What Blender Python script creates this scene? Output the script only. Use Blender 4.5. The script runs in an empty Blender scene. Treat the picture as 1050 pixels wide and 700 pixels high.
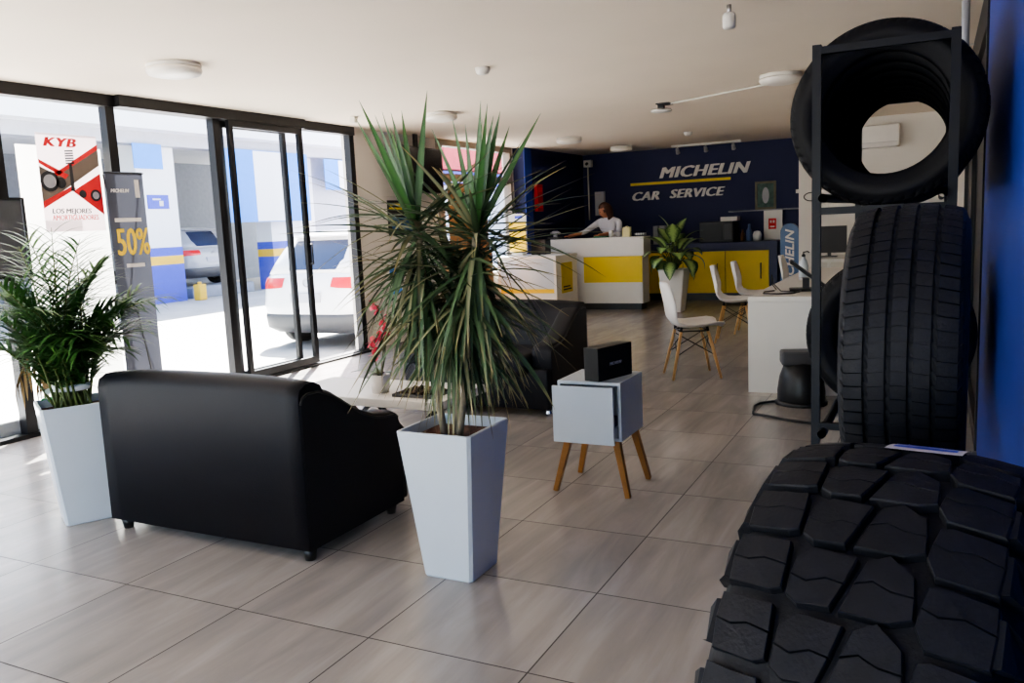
import bpy, bmesh, math, random
from math import sin, cos, pi, radians as RAD
from mathutils import Vector as V, Matrix

random.seed(7)
C = bpy.context.scene.collection
sc = bpy.context.scene

# ------------------------------------------------------------------ materials
def mat(name, col, rough=.5, metal=0.0, spec=.5, noise=0.0, nscale=8.0, bump=0.0, bscale=60.0, coat=0.0, trans=0.0, emis=None):
    m = bpy.data.materials.new(name); m.use_nodes = True
    nt = m.node_tree; b = nt.nodes['Principled BSDF']
    b.inputs['Base Color'].default_value = (*col, 1); b.inputs['Roughness'].default_value = rough
    b.inputs['Metallic'].default_value = metal; b.inputs['Specular IOR Level'].default_value = spec
    b.inputs['Coat Weight'].default_value = coat
    tc = nt.nodes.new('ShaderNodeTexCoord')
    if noise > 0:
        n = nt.nodes.new('ShaderNodeTexNoise'); n.inputs['Scale'].default_value = nscale; n.inputs['Detail'].default_value = 5
        nt.links.new(tc.outputs['Object'], n.inputs['Vector'])
        r = nt.nodes.new('ShaderNodeMapRange'); r.inputs['To Min'].default_value = 1 - noise; r.inputs['To Max'].default_value = 1 + noise
        r.inputs['From Min'].default_value = .3; r.inputs['From Max'].default_value = .7
        nt.links.new(n.outputs['Fac'], r.inputs['Value'])
        mx = nt.nodes.new('ShaderNodeVectorMath'); mx.operation = 'SCALE'; mx.inputs[0].default_value = col
        nt.links.new(r.outputs['Result'], mx.inputs['Scale']); nt.links.new(mx.outputs['Vector'], b.inputs['Base Color'])
    if bump > 0:
        n2 = nt.nodes.new('ShaderNodeTexNoise'); n2.inputs['Scale'].default_value = bscale; n2.inputs['Detail'].default_value = 3
        nt.links.new(tc.outputs['Object'], n2.inputs['Vector'])
        bp = nt.nodes.new('ShaderNodeBump'); bp.inputs['Strength'].default_value = bump; bp.inputs['Distance'].default_value = .004
        nt.links.new(n2.outputs['Fac'], bp.inputs['Height']); nt.links.new(bp.outputs['Normal'], b.inputs['Normal'])
    return m

def hexc(h):
    h = h.lstrip('#'); r = [int(h[i:i+2], 16)/255 for i in (0, 2, 4)]
    return tuple(c/12.92 if c <= .04045 else ((c+.055)/1.055)**2.4 for c in r)

M = {}
M['ceiling'] = mat('ceiling_paint', hexc('e8dac8'), .8, noise=.02, nscale=1.5, bump=.05, bscale=120)
M['white_wall'] = mat('white_wall_paint', hexc('d9d4cc'), .75, noise=.02, nscale=2, bump=.05, bscale=120)
M['navy_wall'] = mat('navy_wall_paint', hexc('131c4c'), .65, noise=.05, nscale=3)
M['blue_wall'] = mat('blue_wall_paint', hexc('183794'), .5, noise=.04, nscale=3)
M['black_alu'] = mat('black_aluminium', hexc('1c1c1f'), .4, .3, noise=.05)
M['beige_frame'] = mat('beige_window_frame', hexc('8d8072'), .5, noise=.05)
M['leather'] = mat('black_leatherette', hexc('14151b'), .5, spec=.25, bump=.25, bscale=160, noise=.08)
M['seam'] = mat('black_piping', hexc('0a0a0c'), .4)
M['white_gloss'] = mat('white_lacquer', hexc('c6d0da'), .3, coat=.3, noise=.015)
M['white_matte'] = mat('white_laminate', hexc('e4e1db'), .42, noise=.015)
M['soil'] = mat('brown_soil', hexc('5b3a2c'), .95, noise=.4, nscale=40, bump=.8, bscale=60)
M['bark'] = mat('grey_bark', hexc('8f8571'), .85, noise=.25, nscale=30, bump=.6, bscale=80)
M['cane'] = mat('green_cane', hexc('4e5a2a'), .7, noise=.3, nscale=20)
M['oak'] = mat('oak_wood', hexc('9a6a35'), .5, noise=.15, nscale=14, bump=.1)
M['beech'] = mat('beech_wood', hexc('c49a66'), .5, noise=.12, nscale=14)
M['wire'] = mat('black_steel_wire', hexc('15151a'), .4, .6)
M['chair_shell'] = mat('white_plastic', hexc('eae6e2'), .38, noise=.01)
M['black_plastic'] = mat('black_plastic', hexc('141416'), .4, noise=.08)
M['black_card'] = mat('black_cardboard', hexc('0d0d0f'), .55, noise=.08)
M['grey_plastic'] = mat('grey_plastic', hexc('48484a'), .5, noise=.06)
M['rubber'] = mat('tyre_rubber', hexc('101115'), .6, spec=.25, noise=.15, nscale=12, bump=.1, bscale=200)
M['rubber_tread'] = mat('tread_rubber', hexc('16181e'), .62, spec=.28, noise=.2, nscale=25, bump=.2, bscale=160)
M['rack'] = mat('dark_blue_steel', hexc('0b0f17'), .45, 0, spec=.25, noise=.15, nscale=30)
M['yellow'] = mat('yellow_laminate', hexc('e9c80a'), .4, noise=.02)
M['navy_lam'] = mat('navy_laminate', hexc('1b2350'), .45, noise=.04)
M['chrome'] = mat('chrome_steel', (.8, .8, .82), .15, 1.0, noise=.02)
M['steel'] = mat('brushed_steel', (.5, .5, .52), .3, 1.0, noise=.05)
M['sign_white'] = mat('sign_white', hexc('d8d4d0'), .5, noise=.02)
M['sign_yellow'] = mat('sign_yellow', hexc('d8bd1c'), .5, noise=.02)
M['white_plain'] = mat('white_plastic_fitting', hexc('dcd8d0'), .5, noise=.01)
M['red'] = mat('red_paint', hexc('b3171a'), .5, noise=.05)
M['red_bright'] = mat('red_print', hexc('d8242c'), .6, noise=.03)
M['poster_bg'] = mat('poster_pale_pink', hexc('ecd9dc'), .6, noise=.03)
M['poster_grey'] = mat('poster_taupe', hexc('6d6158'), .6, noise=.08)
M['print_dark'] = mat('print_charcoal', hexc('2a2a2e'), .6, noise=.08)
M['print_grey'] = mat('print_silver', hexc('9b9ba2'), .5, noise=.1)
M['board'] = mat('cream_board', hexc('efeee6'), .7, noise=.02)
M['banner_dark'] = mat('banner_slate', hexc('35363f'), .6, noise=.05)
M['banner_yellow'] = mat('banner_yellow', hexc('f0cb2a'), .6, noise=.03)
M['screen'] = mat('tv_screen', hexc('050507'), .25, spec=.4, noise=.02)
M['dark_panel'] = mat('dark_grey_panel', hexc('4a4c50'), .45, noise=.06)
M['cardboard'] = mat('brown_cardboard', hexc('a67a4e'), .8, noise=.06)
M['cream'] = mat('cream_card', hexc('e2d9a4'), .7, noise=.05)
M['lamp'] = mat('opal_lamp_glass', hexc('ece6dc'), .35, noise=.01)
M['concrete'] = mat('yard_concrete', hexc('b9b6b2'), .85, noise=.12, nscale=1.2, bump=.15, bscale=20)
M['render_white'] = mat('white_render', hexc('f2f3f6'), .8, noise=.02, nscale=1)
M['facade_blue'] = mat('facade_violet_blue', hexc('4c57c4'), .7, noise=.05)
M['facade_yellow'] = mat('facade_yellow', hexc('f2c33c'), .7, noise=.03)
M['banner_blue'] = mat('banner_sky_blue', hexc('4d94ee'), .7, noise=.04)
M['shutter'] = mat('grey_shutter', hexc('b6b8c2'), .6, noise=.04)
M['bay_dark'] = mat('workshop_grey', hexc('8d929c'), .8, noise=.08)
M['car_white'] = mat('white_car_paint', hexc('eeeef0'), .25, coat=.6, noise=.01)
M['car_silver'] = mat('silver_car_paint', hexc('a9adb3'), .3, coat=.5, noise=.02)
M['car_maroon'] = mat('maroon_car_paint', hexc('6a1520'), .3, coat=.5, noise=.02)
M['car_glass'] = mat('tinted_glass', hexc('2c3550'), .08, spec=.8, noise=.02)
M['tail_red'] = mat('tail_light_red', hexc('d4121c'), .2, coat=.5, noise=.05)
M['skin'] = mat('tan_skin', hexc('b57a5c'), .55, noise=.05)
M['shirt'] = mat('white_shirt_cloth', hexc('dcdae2'), .8, noise=.05, bump=.2)
M['trousers'] = mat('dark_trousers_cloth', hexc('20222c'), .85, noise=.08)
M['hair'] = mat('brown_hair', hexc('4a2c1e'), .6, noise=.3, nscale=40)
M['eye'] = mat('eye_dark', hexc('1a1210'), .3, noise=.02)
M['lip'] = mat('lip_rose', hexc('8c4a40'), .5, noise=.04)
M['petal'] = mat('pink_petal', hexc('d8405c'), .6, noise=.2, nscale=30)
M['orchid_leaf'] = mat('dark_green_leaf', hexc('2e4a26'), .45, noise=.15)
M['ribbon_white'] = mat('white_ribbon', hexc('eef0f4'), .5, noise=.03)
M['ribbon_green'] = mat('green_ribbon', hexc('159a4a'), .5, noise=.05)
M['icon_green'] = mat('picture_green', hexc('3c564e'), .6, noise=.35, nscale=18)
M['gilt'] = mat('picture_frame_gilt', hexc('5d5a48'), .5, .3, noise=.2)
M['sky_print'] = mat('blue_print', hexc('2c5a86'), .6, noise=.3, nscale=9)
M['totem'] = mat('totem_blue', hexc('3a5a86'), .35, noise=.05)
M['pebble'] = mat('dried_brown_filling', hexc('4a3a2c'), .8, noise=.5, nscale=60, bump=.6)
M['paper_green'] = mat('green_booklet', hexc('2f6b4a'), .6, noise=.05)
M['pink_facade'] = mat('red_awning', hexc('c24a56'), .7, noise=.06)
M['bottle_blue'] = mat('blue_bottle_plastic', hexc('4a5f86'), .3, noise=.04)
M['bottle_amber'] = mat('amber_bottle', hexc('5a3818'), .3, noise=.05)
M['dark_glass'] = mat('dark_mirror_glass', hexc('0e0f12'), .35, spec=.3, noise=.03)

def glass_mat():
    m = bpy.data.materials.new('window_glass'); m.use_nodes = True; nt = m.node_tree
    for n in list(nt.nodes): nt.nodes.remove(n)
    o = nt.nodes.new('ShaderNodeOutputMaterial'); mx = nt.nodes.new('ShaderNodeMixShader')
    t = nt.nodes.new('ShaderNodeBsdfTransparent'); t.inputs['Color'].default_value = (.93, .96, .97, 1)
    g = nt.nodes.new('ShaderNodeBsdfGlossy'); g.inputs['Roughness'].default_value = .02
    f = nt.nodes.new('ShaderNodeFresnel'); f.inputs['IOR'].default_value = 1.35
    nt.links.new(f.outputs[0], mx.inputs[0]); nt.links.new(t.outputs[0], mx.inputs[1]); nt.links.new(g.outputs[0], mx.inputs[2])
    nt.links.new(mx.outputs[0], o.inputs['Surface'])
    return m
M['glass'] = glass_mat()

def paper(name, col, tr=.5):
    m = bpy.data.materials.new(name); m.use_nodes = True; nt = m.node_tree
    o = nt.nodes['Material Output']; nt.nodes.remove(nt.nodes['Principled BSDF'])
    tc = nt.nodes.new('ShaderNodeTexCoord'); nz = nt.nodes.new('ShaderNodeTexNoise'); nz.inputs['Scale'].default_value = 14; nt.links.new(tc.outputs['Object'], nz.inputs['Vector'])
    mr = nt.nodes.new('ShaderNodeMapRange'); mr.inputs['To Min'].default_value = .94; mr.inputs['To Max'].default_value = 1.0; nt.links.new(nz.outputs['Fac'], mr.inputs['Value'])
    sc_ = nt.nodes.new('ShaderNodeVectorMath'); sc_.operation = 'SCALE'; sc_.inputs[0].default_value = col; nt.links.new(mr.outputs[0], sc_.inputs['Scale'])
    d = nt.nodes.new('ShaderNodeBsdfDiffuse'); t = nt.nodes.new('ShaderNodeBsdfTranslucent'); mx = nt.nodes.new('ShaderNodeMixShader'); mx.inputs[0].default_value = tr
    nt.links.new(sc_.outputs[0], d.inputs[0]); nt.links.new(sc_.outputs[0], t.inputs[0]); nt.links.new(d.outputs[0], mx.inputs[1]); nt.links.new(t.outputs[0], mx.inputs[2]); nt.links.new(mx.outputs[0], o.inputs[0]); return m
M['board'] = paper('cream_board', hexc('efeee6'), .45); M['poster_bg'] = paper('poster_pale_pink', hexc('ecd9dc'), .3)
M['banner_dark'] = paper('banner_slate', hexc('4a4c55'), .22)

def floor_mat():
    m = bpy.data.materials.new('polished_floor_tile'); m.use_nodes = True; nt = m.node_tree; L = nt.links
    b = nt.nodes['Principled BSDF']; tc = nt.nodes.new('ShaderNodeTexCoord')
    mp = nt.nodes.new('ShaderNodeMapping'); mp.inputs['Location'].default_value = (-.1/.6, -.355/.6, 0); mp.inputs['Scale'].default_value = (1/.6, 1/.6, 1)
    L.new(tc.outputs['Object'], mp.inputs['Vector'])
    fl = nt.nodes.new('ShaderNodeVectorMath'); fl.operation = 'FLOOR'; L.new(mp.outputs[0], fl.inputs[0])
    fr = nt.nodes.new('ShaderNodeVectorMath'); fr.operation = 'FRACTION'; L.new(mp.outputs[0], fr.inputs[0])
    sp = nt.nodes.new('ShaderNodeSeparateXYZ'); L.new(fr.outputs[0], sp.inputs[0])
    def edge(o):
        a = nt.nodes.new('ShaderNodeMath'); a.operation = 'SUBTRACT'; L.new(o, a.inputs[0]); a.inputs[1].default_value = .5
        c = nt.nodes.new('ShaderNodeMath'); c.operation = 'ABSOLUTE'; L.new(a.outputs[0], c.inputs[0]); return c.outputs[0]
    mxn = nt.nodes.new('ShaderNodeMath'); mxn.operation = 'MAXIMUM'; L.new(edge(sp.outputs[0]), mxn.inputs[0]); L.new(edge(sp.outputs[1]), mxn.inputs[1])
    gr = nt.nodes.new('ShaderNodeMath'); gr.operation = 'GREATER_THAN'; L.new(mxn.outputs[0], gr.inputs[0]); gr.inputs[1].default_value = .4955
    wn = nt.nodes.new('ShaderNodeTexWhiteNoise'); wn.noise_dimensions = '3D'; L.new(fl.outputs[0], wn.inputs['Vector'])
    off = nt.nodes.new('ShaderNodeVectorMath'); off.operation = 'SCALE'; off.inputs['Scale'].default_value = 20; L.new(wn.outputs['Color'], off.inputs[0])
    ad = nt.nodes.new('ShaderNodeVectorMath'); ad.operation = 'ADD'; L.new(tc.outputs['Object'], ad.inputs[0]); L.new(off.outputs[0], ad.inputs[1])
    m2 = nt.nodes.new('ShaderNodeMapping'); m2.inputs['Scale'].default_value = (7, .9, 1); m2.inputs['Rotation'].default_value = (0, 0, .12); L.new(ad.outputs[0], m2.inputs['Vector'])
    nz = nt.nodes.new('ShaderNodeTexNoise'); nz.inputs['Scale'].default_value = 1.0; nz.inputs['Detail'].default_value = 6; nz.inputs['Roughness'].default_value = .6; nz.inputs['Distortion'].default_value = .6
    L.new(m2.outputs[0], nz.inputs['Vector'])
    cr = nt.nodes.new('ShaderNodeValToRGB'); e = cr.color_ramp.elements
    e[0].position = .3; e[0].color = (*hexc('878280'), 1); e[1].position = .7; e[1].color = (*hexc('a39d99'), 1)
    n_ = cr.color_ramp.elements.new(.52); n_.color = (*hexc('96908c'), 1)
    L.new(nz.outputs['Fac'], cr.inputs['Fac'])
    mx = nt.nodes.new('ShaderNodeMix'); mx.data_type = 'RGBA'; L.new(gr.outputs[0], mx.inputs['Factor']); L.new(cr.outputs[0], mx.inputs['A']); mx.inputs['B'].default_value = (*hexc('3a3532'), 1)
    L.new(mx.outputs['Result'], b.inputs['Base Color'])
    rr = nt.nodes.new('ShaderNodeMapRange'); L.new(gr.outputs[0], rr.inputs['Value']); rr.inputs['To Min'].default_value = .24; rr.inputs['To Max'].default_value = .8
    L.new(rr.outputs[0], b.inputs['Roughness']); b.inputs['Specular IOR Level'].default_value = .5
    bp = nt.nodes.new('ShaderNodeBump'); bp.inputs['Strength'].default_value = .4; bp.inputs['Distance'].default_value = .002; bp.invert = True
    L.new(gr.outputs[0], bp.inputs['Height']); L.new(bp.outputs['Normal'], b.inputs['Normal'])
    return m
M['floor'] = floor_mat()

def leaf_mat(name, mid, edge, tip=None, rough=.45, spots=0.0, p0=.0, p1=.5):
    """u across the blade (0..1, .5 = midrib), v along it"""
    m = bpy.data.materials.new(name); m.use_nodes = True; nt = m.node_tree; L = nt.links; b = nt.nodes['Principled BSDF']
    uv = nt.nodes.new('ShaderNodeUVMap'); uv.uv_map = 'UVMap'; s = nt.nodes.new('ShaderNodeSeparateXYZ'); L.new(uv.outputs[0], s.inputs[0])
    a = nt.nodes.new('ShaderNodeMath'); a.operation = 'SUBTRACT'; a.inputs[1].default_value = .5; L.new(s.outputs[0], a.inputs[0])
    c = nt.nodes.new('ShaderNodeMath'); c.operation = 'ABSOLUTE'; L.new(a.outputs[0], c.inputs[0])
    tc = nt.nodes.new('ShaderNodeTexCoord'); nz = nt.nodes.new('ShaderNodeTexNoise'); nz.inputs['Scale'].default_value = 45 if spots else 9; nz.inputs['Detail'].default_value = 4
    L.new(tc.outputs['Object'], nz.inputs['Vector'])
    ns = nt.nodes.new('ShaderNodeMath'); ns.operation = 'MULTIPLY_ADD'; ns.inputs[1].default_value = spots or .15; ns.inputs[2].default_value = -(spots or .15)*.5
    L.new(nz.outputs['Fac'], ns.inputs[0])
    ad = nt.nodes.new('ShaderNodeMath'); ad.operation = 'ADD'; L.new(c.outputs[0], ad.inputs[0]); L.new(ns.outputs[0], ad.inputs[1])
    cr = nt.nodes.new('ShaderNodeValToRGB'); e = cr.color_ramp.elements
    e[0].position = p0; e[0].color = (*mid, 1); e[1].position = p1; e[1].color = (*edge, 1); L.new(ad.outputs[0], cr.inputs['Fac'])
    out = cr.outputs[0]
    if tip:
        mr = nt.nodes.new('ShaderNodeMapRange'); mr.inputs['From Min'].default_value = .75; mr.inputs['From Max'].default_value = 1.0; L.new(s.outputs[1], mr.inputs['Value'])
        mx = nt.nodes.new('ShaderNodeMix'); mx.data_type = 'RGBA'; L.new(mr.outputs[0], mx.inputs['Factor']); L.new(out, mx.inputs['A']); mx.inputs['B'].default_value = (*tip, 1); out = mx.outputs['Result']
    L.new(out, b.inputs['Base Color']); b.inputs['Roughness'].default_value = rough
    b.inputs['Subsurface Weight'].default_value = 0.0
    return m
M['leaf_up'] = leaf_mat('dracaena_leaf_fresh', hexc('3f6b34'), hexc('33562c'), hexc('4a6a3a'), .4)
M['leaf_hang'] = leaf_mat('dracaena_leaf_hanging', hexc('4c6642'), hexc('384f33'), hexc('8d7e55'), .5)
M['leaf_dry'] = leaf_mat('dracaena_leaf_dry_edge', hexc('8f8a66'), hexc('5d6a4c'), hexc('a08c5c'), .6)
M['palm_leaf'] = leaf_mat('palm_leaflet', hexc('41702f'), hexc('2d5624'), hexc('4d6a30'), .45)
M['palm_dry'] = leaf_mat('palm_leaflet_dry', hexc('8a6a38'), hexc('6f5a30'), hexc('a07a40'), .6)
M['dieff_leaf'] = leaf_mat('variegated_leaf', hexc('a3bd76'), hexc('21481f'), None, .4, spots=.55, p0=.10, p1=.40)

# ------------------------------------------------------------------ geometry builder
class MB:
    def __init__(s): s.v = []; s.f = []; s.uv = []; s.sm = []; s.mi = []; s.m = 0
    def face(s, idx, uv=None, smooth=False):
        s.f.append(tuple(idx)); s.uv.append(uv); s.sm.append(smooth); s.mi.append(s.m)
    def add(s, verts, faces, smooth=False, mtx=None):
        o = len(s.v)
        for p in verts: s.v.append(tuple(mtx @ V(p)) if mtx else tuple(p))
        for f in faces: s.face([o+i for i in f], None, smooth)
        return s
    def box(s, lo, hi, bev=0.0, seg=2, mtx=None, smooth=None):
        if bev <= 0:
            (a, b, c), (d, e, f) = lo, hi
            return s.add([(a,b,c),(d,b,c),(d,e,c),(a,e,c),(a,b,f),(d,b,f),(d,e,f),(a,e,f)],
                         [(3,2,1,0),(4,5,6,7),(0,1,5,4),(1,2,6,5),(2,3,7,6),(3,0,4,7)], False, mtx)
        bm = bmesh.new(); bmesh.ops.create_cube(bm, size=1)
        for v in bm.verts: v.co = V([(lo[i]+hi[i])/2 + v.co[i]*(hi[i]-lo[i]) for i in range(3)])
        bmesh.ops.bevel(bm, geom=list(bm.edges), offset=bev, segments=seg, profile=.5, affect='EDGES')
        s.bm(bm, mtx, bev > .012 if smooth is None else smooth); return s
    def bm(s, bm, mtx=None, smooth=False):
        bm.verts.ensure_lookup_table(); bm.verts.index_update()
        s.add([v.co.copy() for v in bm.verts], [[v.index for v in f.verts] for f in bm.faces], smooth, mtx); bm.free()
    def tube(s, pts, r, n=8, cap=True, smooth=True):
        pts = [V(p) for p in pts]; k = len(pts); rs = r if isinstance(r, (list, tuple)) else [r]*k
        t0 = (pts[1]-pts[0]).normalized(); a = V((0,0,1)) if abs(t0.z) < .9 else V((1,0,0))
        nx = t0.cross(a).normalized(); o = len(s.v)
        for i, p in enumerate(pts):
            t = ((pts[min(i+1,k-1)]-p).normalized() + (p-pts[max(i-1,0)]).normalized())
            t = t.normalized() if t.length > 1e-6 else t0
            nx = (nx - t*nx.dot(t)).normalized(); ny = t.cross(nx)
            for j in range(n):
                q = 2*pi*j/n + (pi/4 if n == 4 else 0); s.v.append(tuple(p + (nx*cos(q)+ny*sin(q))*rs[i]))
        for i in range(k-1):
            for j in range(n):
                s.face((o+i*n+j, o+i*n+(j+1)%n, o+(i+1)*n+(j+1)%n, o+(i+1)*n+j), None, smooth and n > 4)
        if cap: s.face([o+j for j in reversed(range(n))]); s.face([o+(k-1)*n+j for j in range(n)])
        return s
    def lathe(s, prof, n=32, mtx=None, smooth=True, close=False):
        o = len(s.v); k = len(prof)
        for i in range(n):
            q = 2*pi*i/n
            for r, z in prof:
                p = V((r*cos(q), r*sin(q), z)); s.v.append(tuple(mtx @ p) if mtx else tuple(p))
        for i in range(n):
            for j in range(k if close else k-1):
                j2 = (j+1) % k
                s.face((o+i*k+j, o+((i+1)%n)*k+j, o+((i+1)%n)*k+j2, o+i*k+j2), None, smooth)
        if not close:
            if prof[0][0] > 1e-5: s.face([o+i*k for i in reversed(range(n))])
            if prof[-1][0] > 1e-5: s.face([o+i*k+k-1 for i in range(n)])
        return s
    def prism(s, poly, a, b, mtx=None, smooth=False):
        """poly = 2-D points, extruded from z=a to z=b"""
        n = len(poly)
        return s.add([(x,y,a) for x,y in poly]+[(x,y,b) for x,y in poly],
                     [tuple(reversed(range(n))), tuple(range(n,2*n))]+[(i,(i+1)%n,n+(i+1)%n,n+i) for i in range(n)], smooth, mtx)
    def loft(s, rings, smooth=True, cap=True, closed=True):
        o = len(s.v); n = len(rings[0])
        for r in rings:
            for p in r: s.v.append(tuple(p))
        for i in range(len(rings)-1):
            for j in range(n if closed else n-1):
                s.face((o+i*n+j, o+i*n+(j+1)%n, o+(i+1)*n+(j+1)%n, o+(i+1)*n+j), None, smooth)
        if cap: s.face([o+j for j in reversed(range(n))]); s.face([o+(len(rings)-1)*n+j for j in range(n)])
        return s
    def quad(s, a, b, c, d): return s.add([a,b,c,d], [(0,1,2,3)])
    def blade(s, base, d, length, width, droop, n=8, fold=.25, w0=.5, side=None, peak=.3, twist=0.0):
        """leaf ribbon: starts along d, bends down by droop (radians) along its length"""
        d = V(d).normalized(); p = V(base); sd = V(side) if side else d.cross(V((0,0,1)))
        if sd.length < 1e-3: sd = V((1,0,0))
        sd = sd.normalized(); o = len(s.v); st = length/n
        for i in range(n+1):
            t = i/n
            w = width*.5*(w0+(1-w0)*(t/peak) if t < peak else max(.0, 1-((t-peak)/(1-peak))**1.6)) + .0004
            up = sd.cross(d).normalized()
            if twist: sd = (Matrix.Rotation(twist/n, 3, d) @ sd).normalized(); up = sd.cross(d).normalized()
            s.v.append(tuple(p - sd*w + up*w*fold)); s.v.append(tuple(p)); s.v.append(tuple(p + sd*w + up*w*fold))
            h = V((d.x, d.y, 0)); an = droop/n
            if h.length > 1e-3 or d.z > 0:
                ax = d.cross(V((0,0,-1)))
                if ax.length > 1e-4:
                    an = min(an, d.angle(V((0,0,-1)))); d = (Matrix.Rotation(an, 3, ax.normalized()) @ d).normalized()
            sd = (sd - d*sd.dot(d)).normalized(); p = p + d*st
        for i in range(n):
            for j in (0,1):
                a = o+3*i+j; u0, u1 = j*.5, j*.5+.5; v0, v1 = i/n, (i+1)/n
                s.face((a, a+1, a+4, a+3), [(u0,v0),(u1,v0),(u1,v1),(u0,v1)], True)
        return p
    def build(s, name, mats, parent=None, subsurf=0):
        me = bpy.data.meshes.new(name); me.from_pydata(s.v, [], s.f)
        me.polygons.foreach_set('use_smooth', s.sm); me.polygons.foreach_set('material_index', s.mi)
        if any(u is not None for u in s.uv):
            l = me.uv_layers.new(name='UVMap'); i = 0
            for f, u in zip(s.f, s.uv):
                for k in range(len(f)): l.data[i].uv = u[k] if u else (0,0); i += 1
        for m in (mats if isinstance(mats, (list, tuple)) else [mats]): me.materials.append(M[m])
        me.update()
        o = bpy.data.objects.new(name, me); C.objects.link(o)
        if parent: o.parent = parent
        return o

def tag(o, label, cat, group=None, kind=None):
    o['label'] = label; o['category'] = cat
    if group: o['group'] = group
    if kind: o['kind'] = kind
    return o
def thing(name, label, cat, loc=(0,0,0), rz=0, group=None, kind=None):
    o = bpy.data.objects.new(name, None); C.objects.link(o); o.empty_display_size = .1
    o.location = loc; o.rotation_euler = (0,0,rz); return tag(o, label, cat, group, kind)
def struct(name, mb, mats, parent=None):
    o = mb.build(name, mats, parent)
    if not parent: o['kind'] = 'structure'
    return o
def B(lo, hi, bev=0, seg=2): return MB().box(lo, hi, bev, seg)
def dup(root, loc, rz, label, group=None, scale=None):
    def cp(o, par):
        c = o.copy(); C.objects.link(c)
        if par is not None: c.parent = par
        for ch in o.children: cp(ch, c)
        return c
    r = cp(root, None); r.location = loc; r.rotation_euler = (0,0,rz) if not isinstance(rz, tuple) else rz
    r['label'] = label
    if group: r['group'] = group
    if scale: r.scale = (scale,)*3
    return r
def text(s, parent, name, mt, origin, xd, yd, size, xs=1.0, shear=0.0, bold=0.0, depth=.004, align='LEFT', spacing=1.0, dx=0.0):
    cu = bpy.data.curves.new('lettering', 'FONT'); cu.body = s; cu.size = size; cu.shear = shear; cu.offset = bold; cu.extrude = depth/2
    cu.align_x = align; cu.resolution_u = 3; cu.space_character = spacing
    t = bpy.data.objects.new('lettering', cu); C.objects.link(t); bpy.context.view_layer.update()
    me = bpy.data.meshes.new_from_object(t.evaluated_get(bpy.context.evaluated_depsgraph_get()))
    bpy.data.objects.remove(t); bpy.data.curves.remove(cu)
    if dx:
        bm = bmesh.new(); bm.from_mesh(me); base = bm.verts[:]+bm.edges[:]+bm.faces[:]
        for k in (1, 2, 3):
            for e in bmesh.ops.duplicate(bm, geom=base)['geom']:
                if isinstance(e, bmesh.types.BMVert): e.co.x += dx*k/3; e.co.z += .0003*k; e.co.y += dx*.25*(k-1.5)/3
        bm.to_mesh(me); bm.free()
    xd = V(xd).normalized(); yd = V(yd).normalized(); zd = xd.cross(yd); og = V(origin)
    for v in me.vertices: v.co = og + xd*v.co.x*xs + yd*v.co.y + zd*(v.co.z + depth/2 + .0005)
    me.materials.clear(); me.materials.append(M[mt])
    o = bpy.data.objects.new(name, me); C.objects.link(o); o.parent = parent
    return o

CZ = 2.52; WX = -5.86; YB = 14.2; RX = .22; G = -.23

# ------------------------------------------------------------------ camera
yaw, pit, rol, F = -.4717, -.1387, -.0466, 859.9
cy, sy = cos(yaw), sin(yaw)
fw = V((sy*cos(pit), cy*cos(pit), sin(pit))); r0 = V((cy, -sy, 0)); u0 = r0.cross(fw)
rt = r0*cos(rol)+u0*sin(rol); up = u0*cos(rol)-r0*sin(rol)
cam = bpy.data.cameras.new('camera'); co = bpy.data.objects.new('camera', cam); C.objects.link(co)
cam.sensor_width = 36; cam.lens = F/1050*36; cam.clip_start = .02; cam.clip_end = 200
mw = Matrix((rt, up, -fw)).transposed().to_4x4(); mw.translation = V((0,0,1.37)); co.matrix_world = mw
sc.camera = co

# ------------------------------------------------------------------ room shell
struct('floor', B((WX-.06, -3.0, G), (RX+.1, YB+.1, 0)), 'floor')
struct('ceiling', B((WX-.15, -3.0, CZ), (RX+.15, YB+.15, CZ+.2)), 'ceiling')
struct('wall_back', B((-5.9, YB, 0), (RX+.1, YB+.15, CZ)), 'navy_wall')
struct('wall_office', B((-1.68, 12.0, 0), (RX, YB, CZ)), 'white_wall')
# left wall pieces after the glazing
w = MB(); w.box((WX-.15, 7.79, 0), (WX, 9.55, CZ)); w.box((WX-.15, 9.55, 0), (WX, 11.72, .62)); w.box((WX-.15,11.72,0),(WX,11.8,CZ))
struct('wall_left', w, 'white_wall')
struct('wall_left_blue', B((WX-.15, 11.8, 0), (-5.66, YB, CZ)), 'navy_wall')
struct('trim_1', B((-5.665, 11.78, 0), (-5.655, 12.03, CZ)), 'blue_wall')
# right wall: blue part, glazed strip, white part
w = MB(); w.box((RX, -.4, 0), (RX+.12, 5.2, CZ)); w.box((RX, -3.0, 0), (RX+.12, -2.7, CZ)); w.box((RX, -2.7, 2.35), (RX+.12, -.4, CZ)); w.box((RX, -2.7, 0), (RX+.12, -.4, .3)); struct('wall_right', w, 'blue_wall')
w4 = MB(); w4.box((RX+.02, -2.7, .3), (RX+.1, -2.64, 2.35)); w4.box((RX+.02, -.46, .3), (RX+.1, -.4, 2.35)); w4.box((RX+.02, -2.64, .3), (RX+.1, -.46, .36)); w4.box((RX+.02, -2.64, 2.29), (RX+.1, -.46, 2.35))  # unseen window behind the camera, added to light right-hand faces of planter and tyre
w4 = struct('added_window', w4, 'black_alu'); struct('pane', MB().quad((RX+.06,-2.64,.36),(RX+.06,-.46,.36),(RX+.06,-.46,2.29),(RX+.06,-2.64,2.29)), 'glass', w4)
struct('wall_right_far', B((RX, 8.8, 0), (RX+.12, 12.0, CZ)), 'white_wall')
wf = MB()
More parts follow.
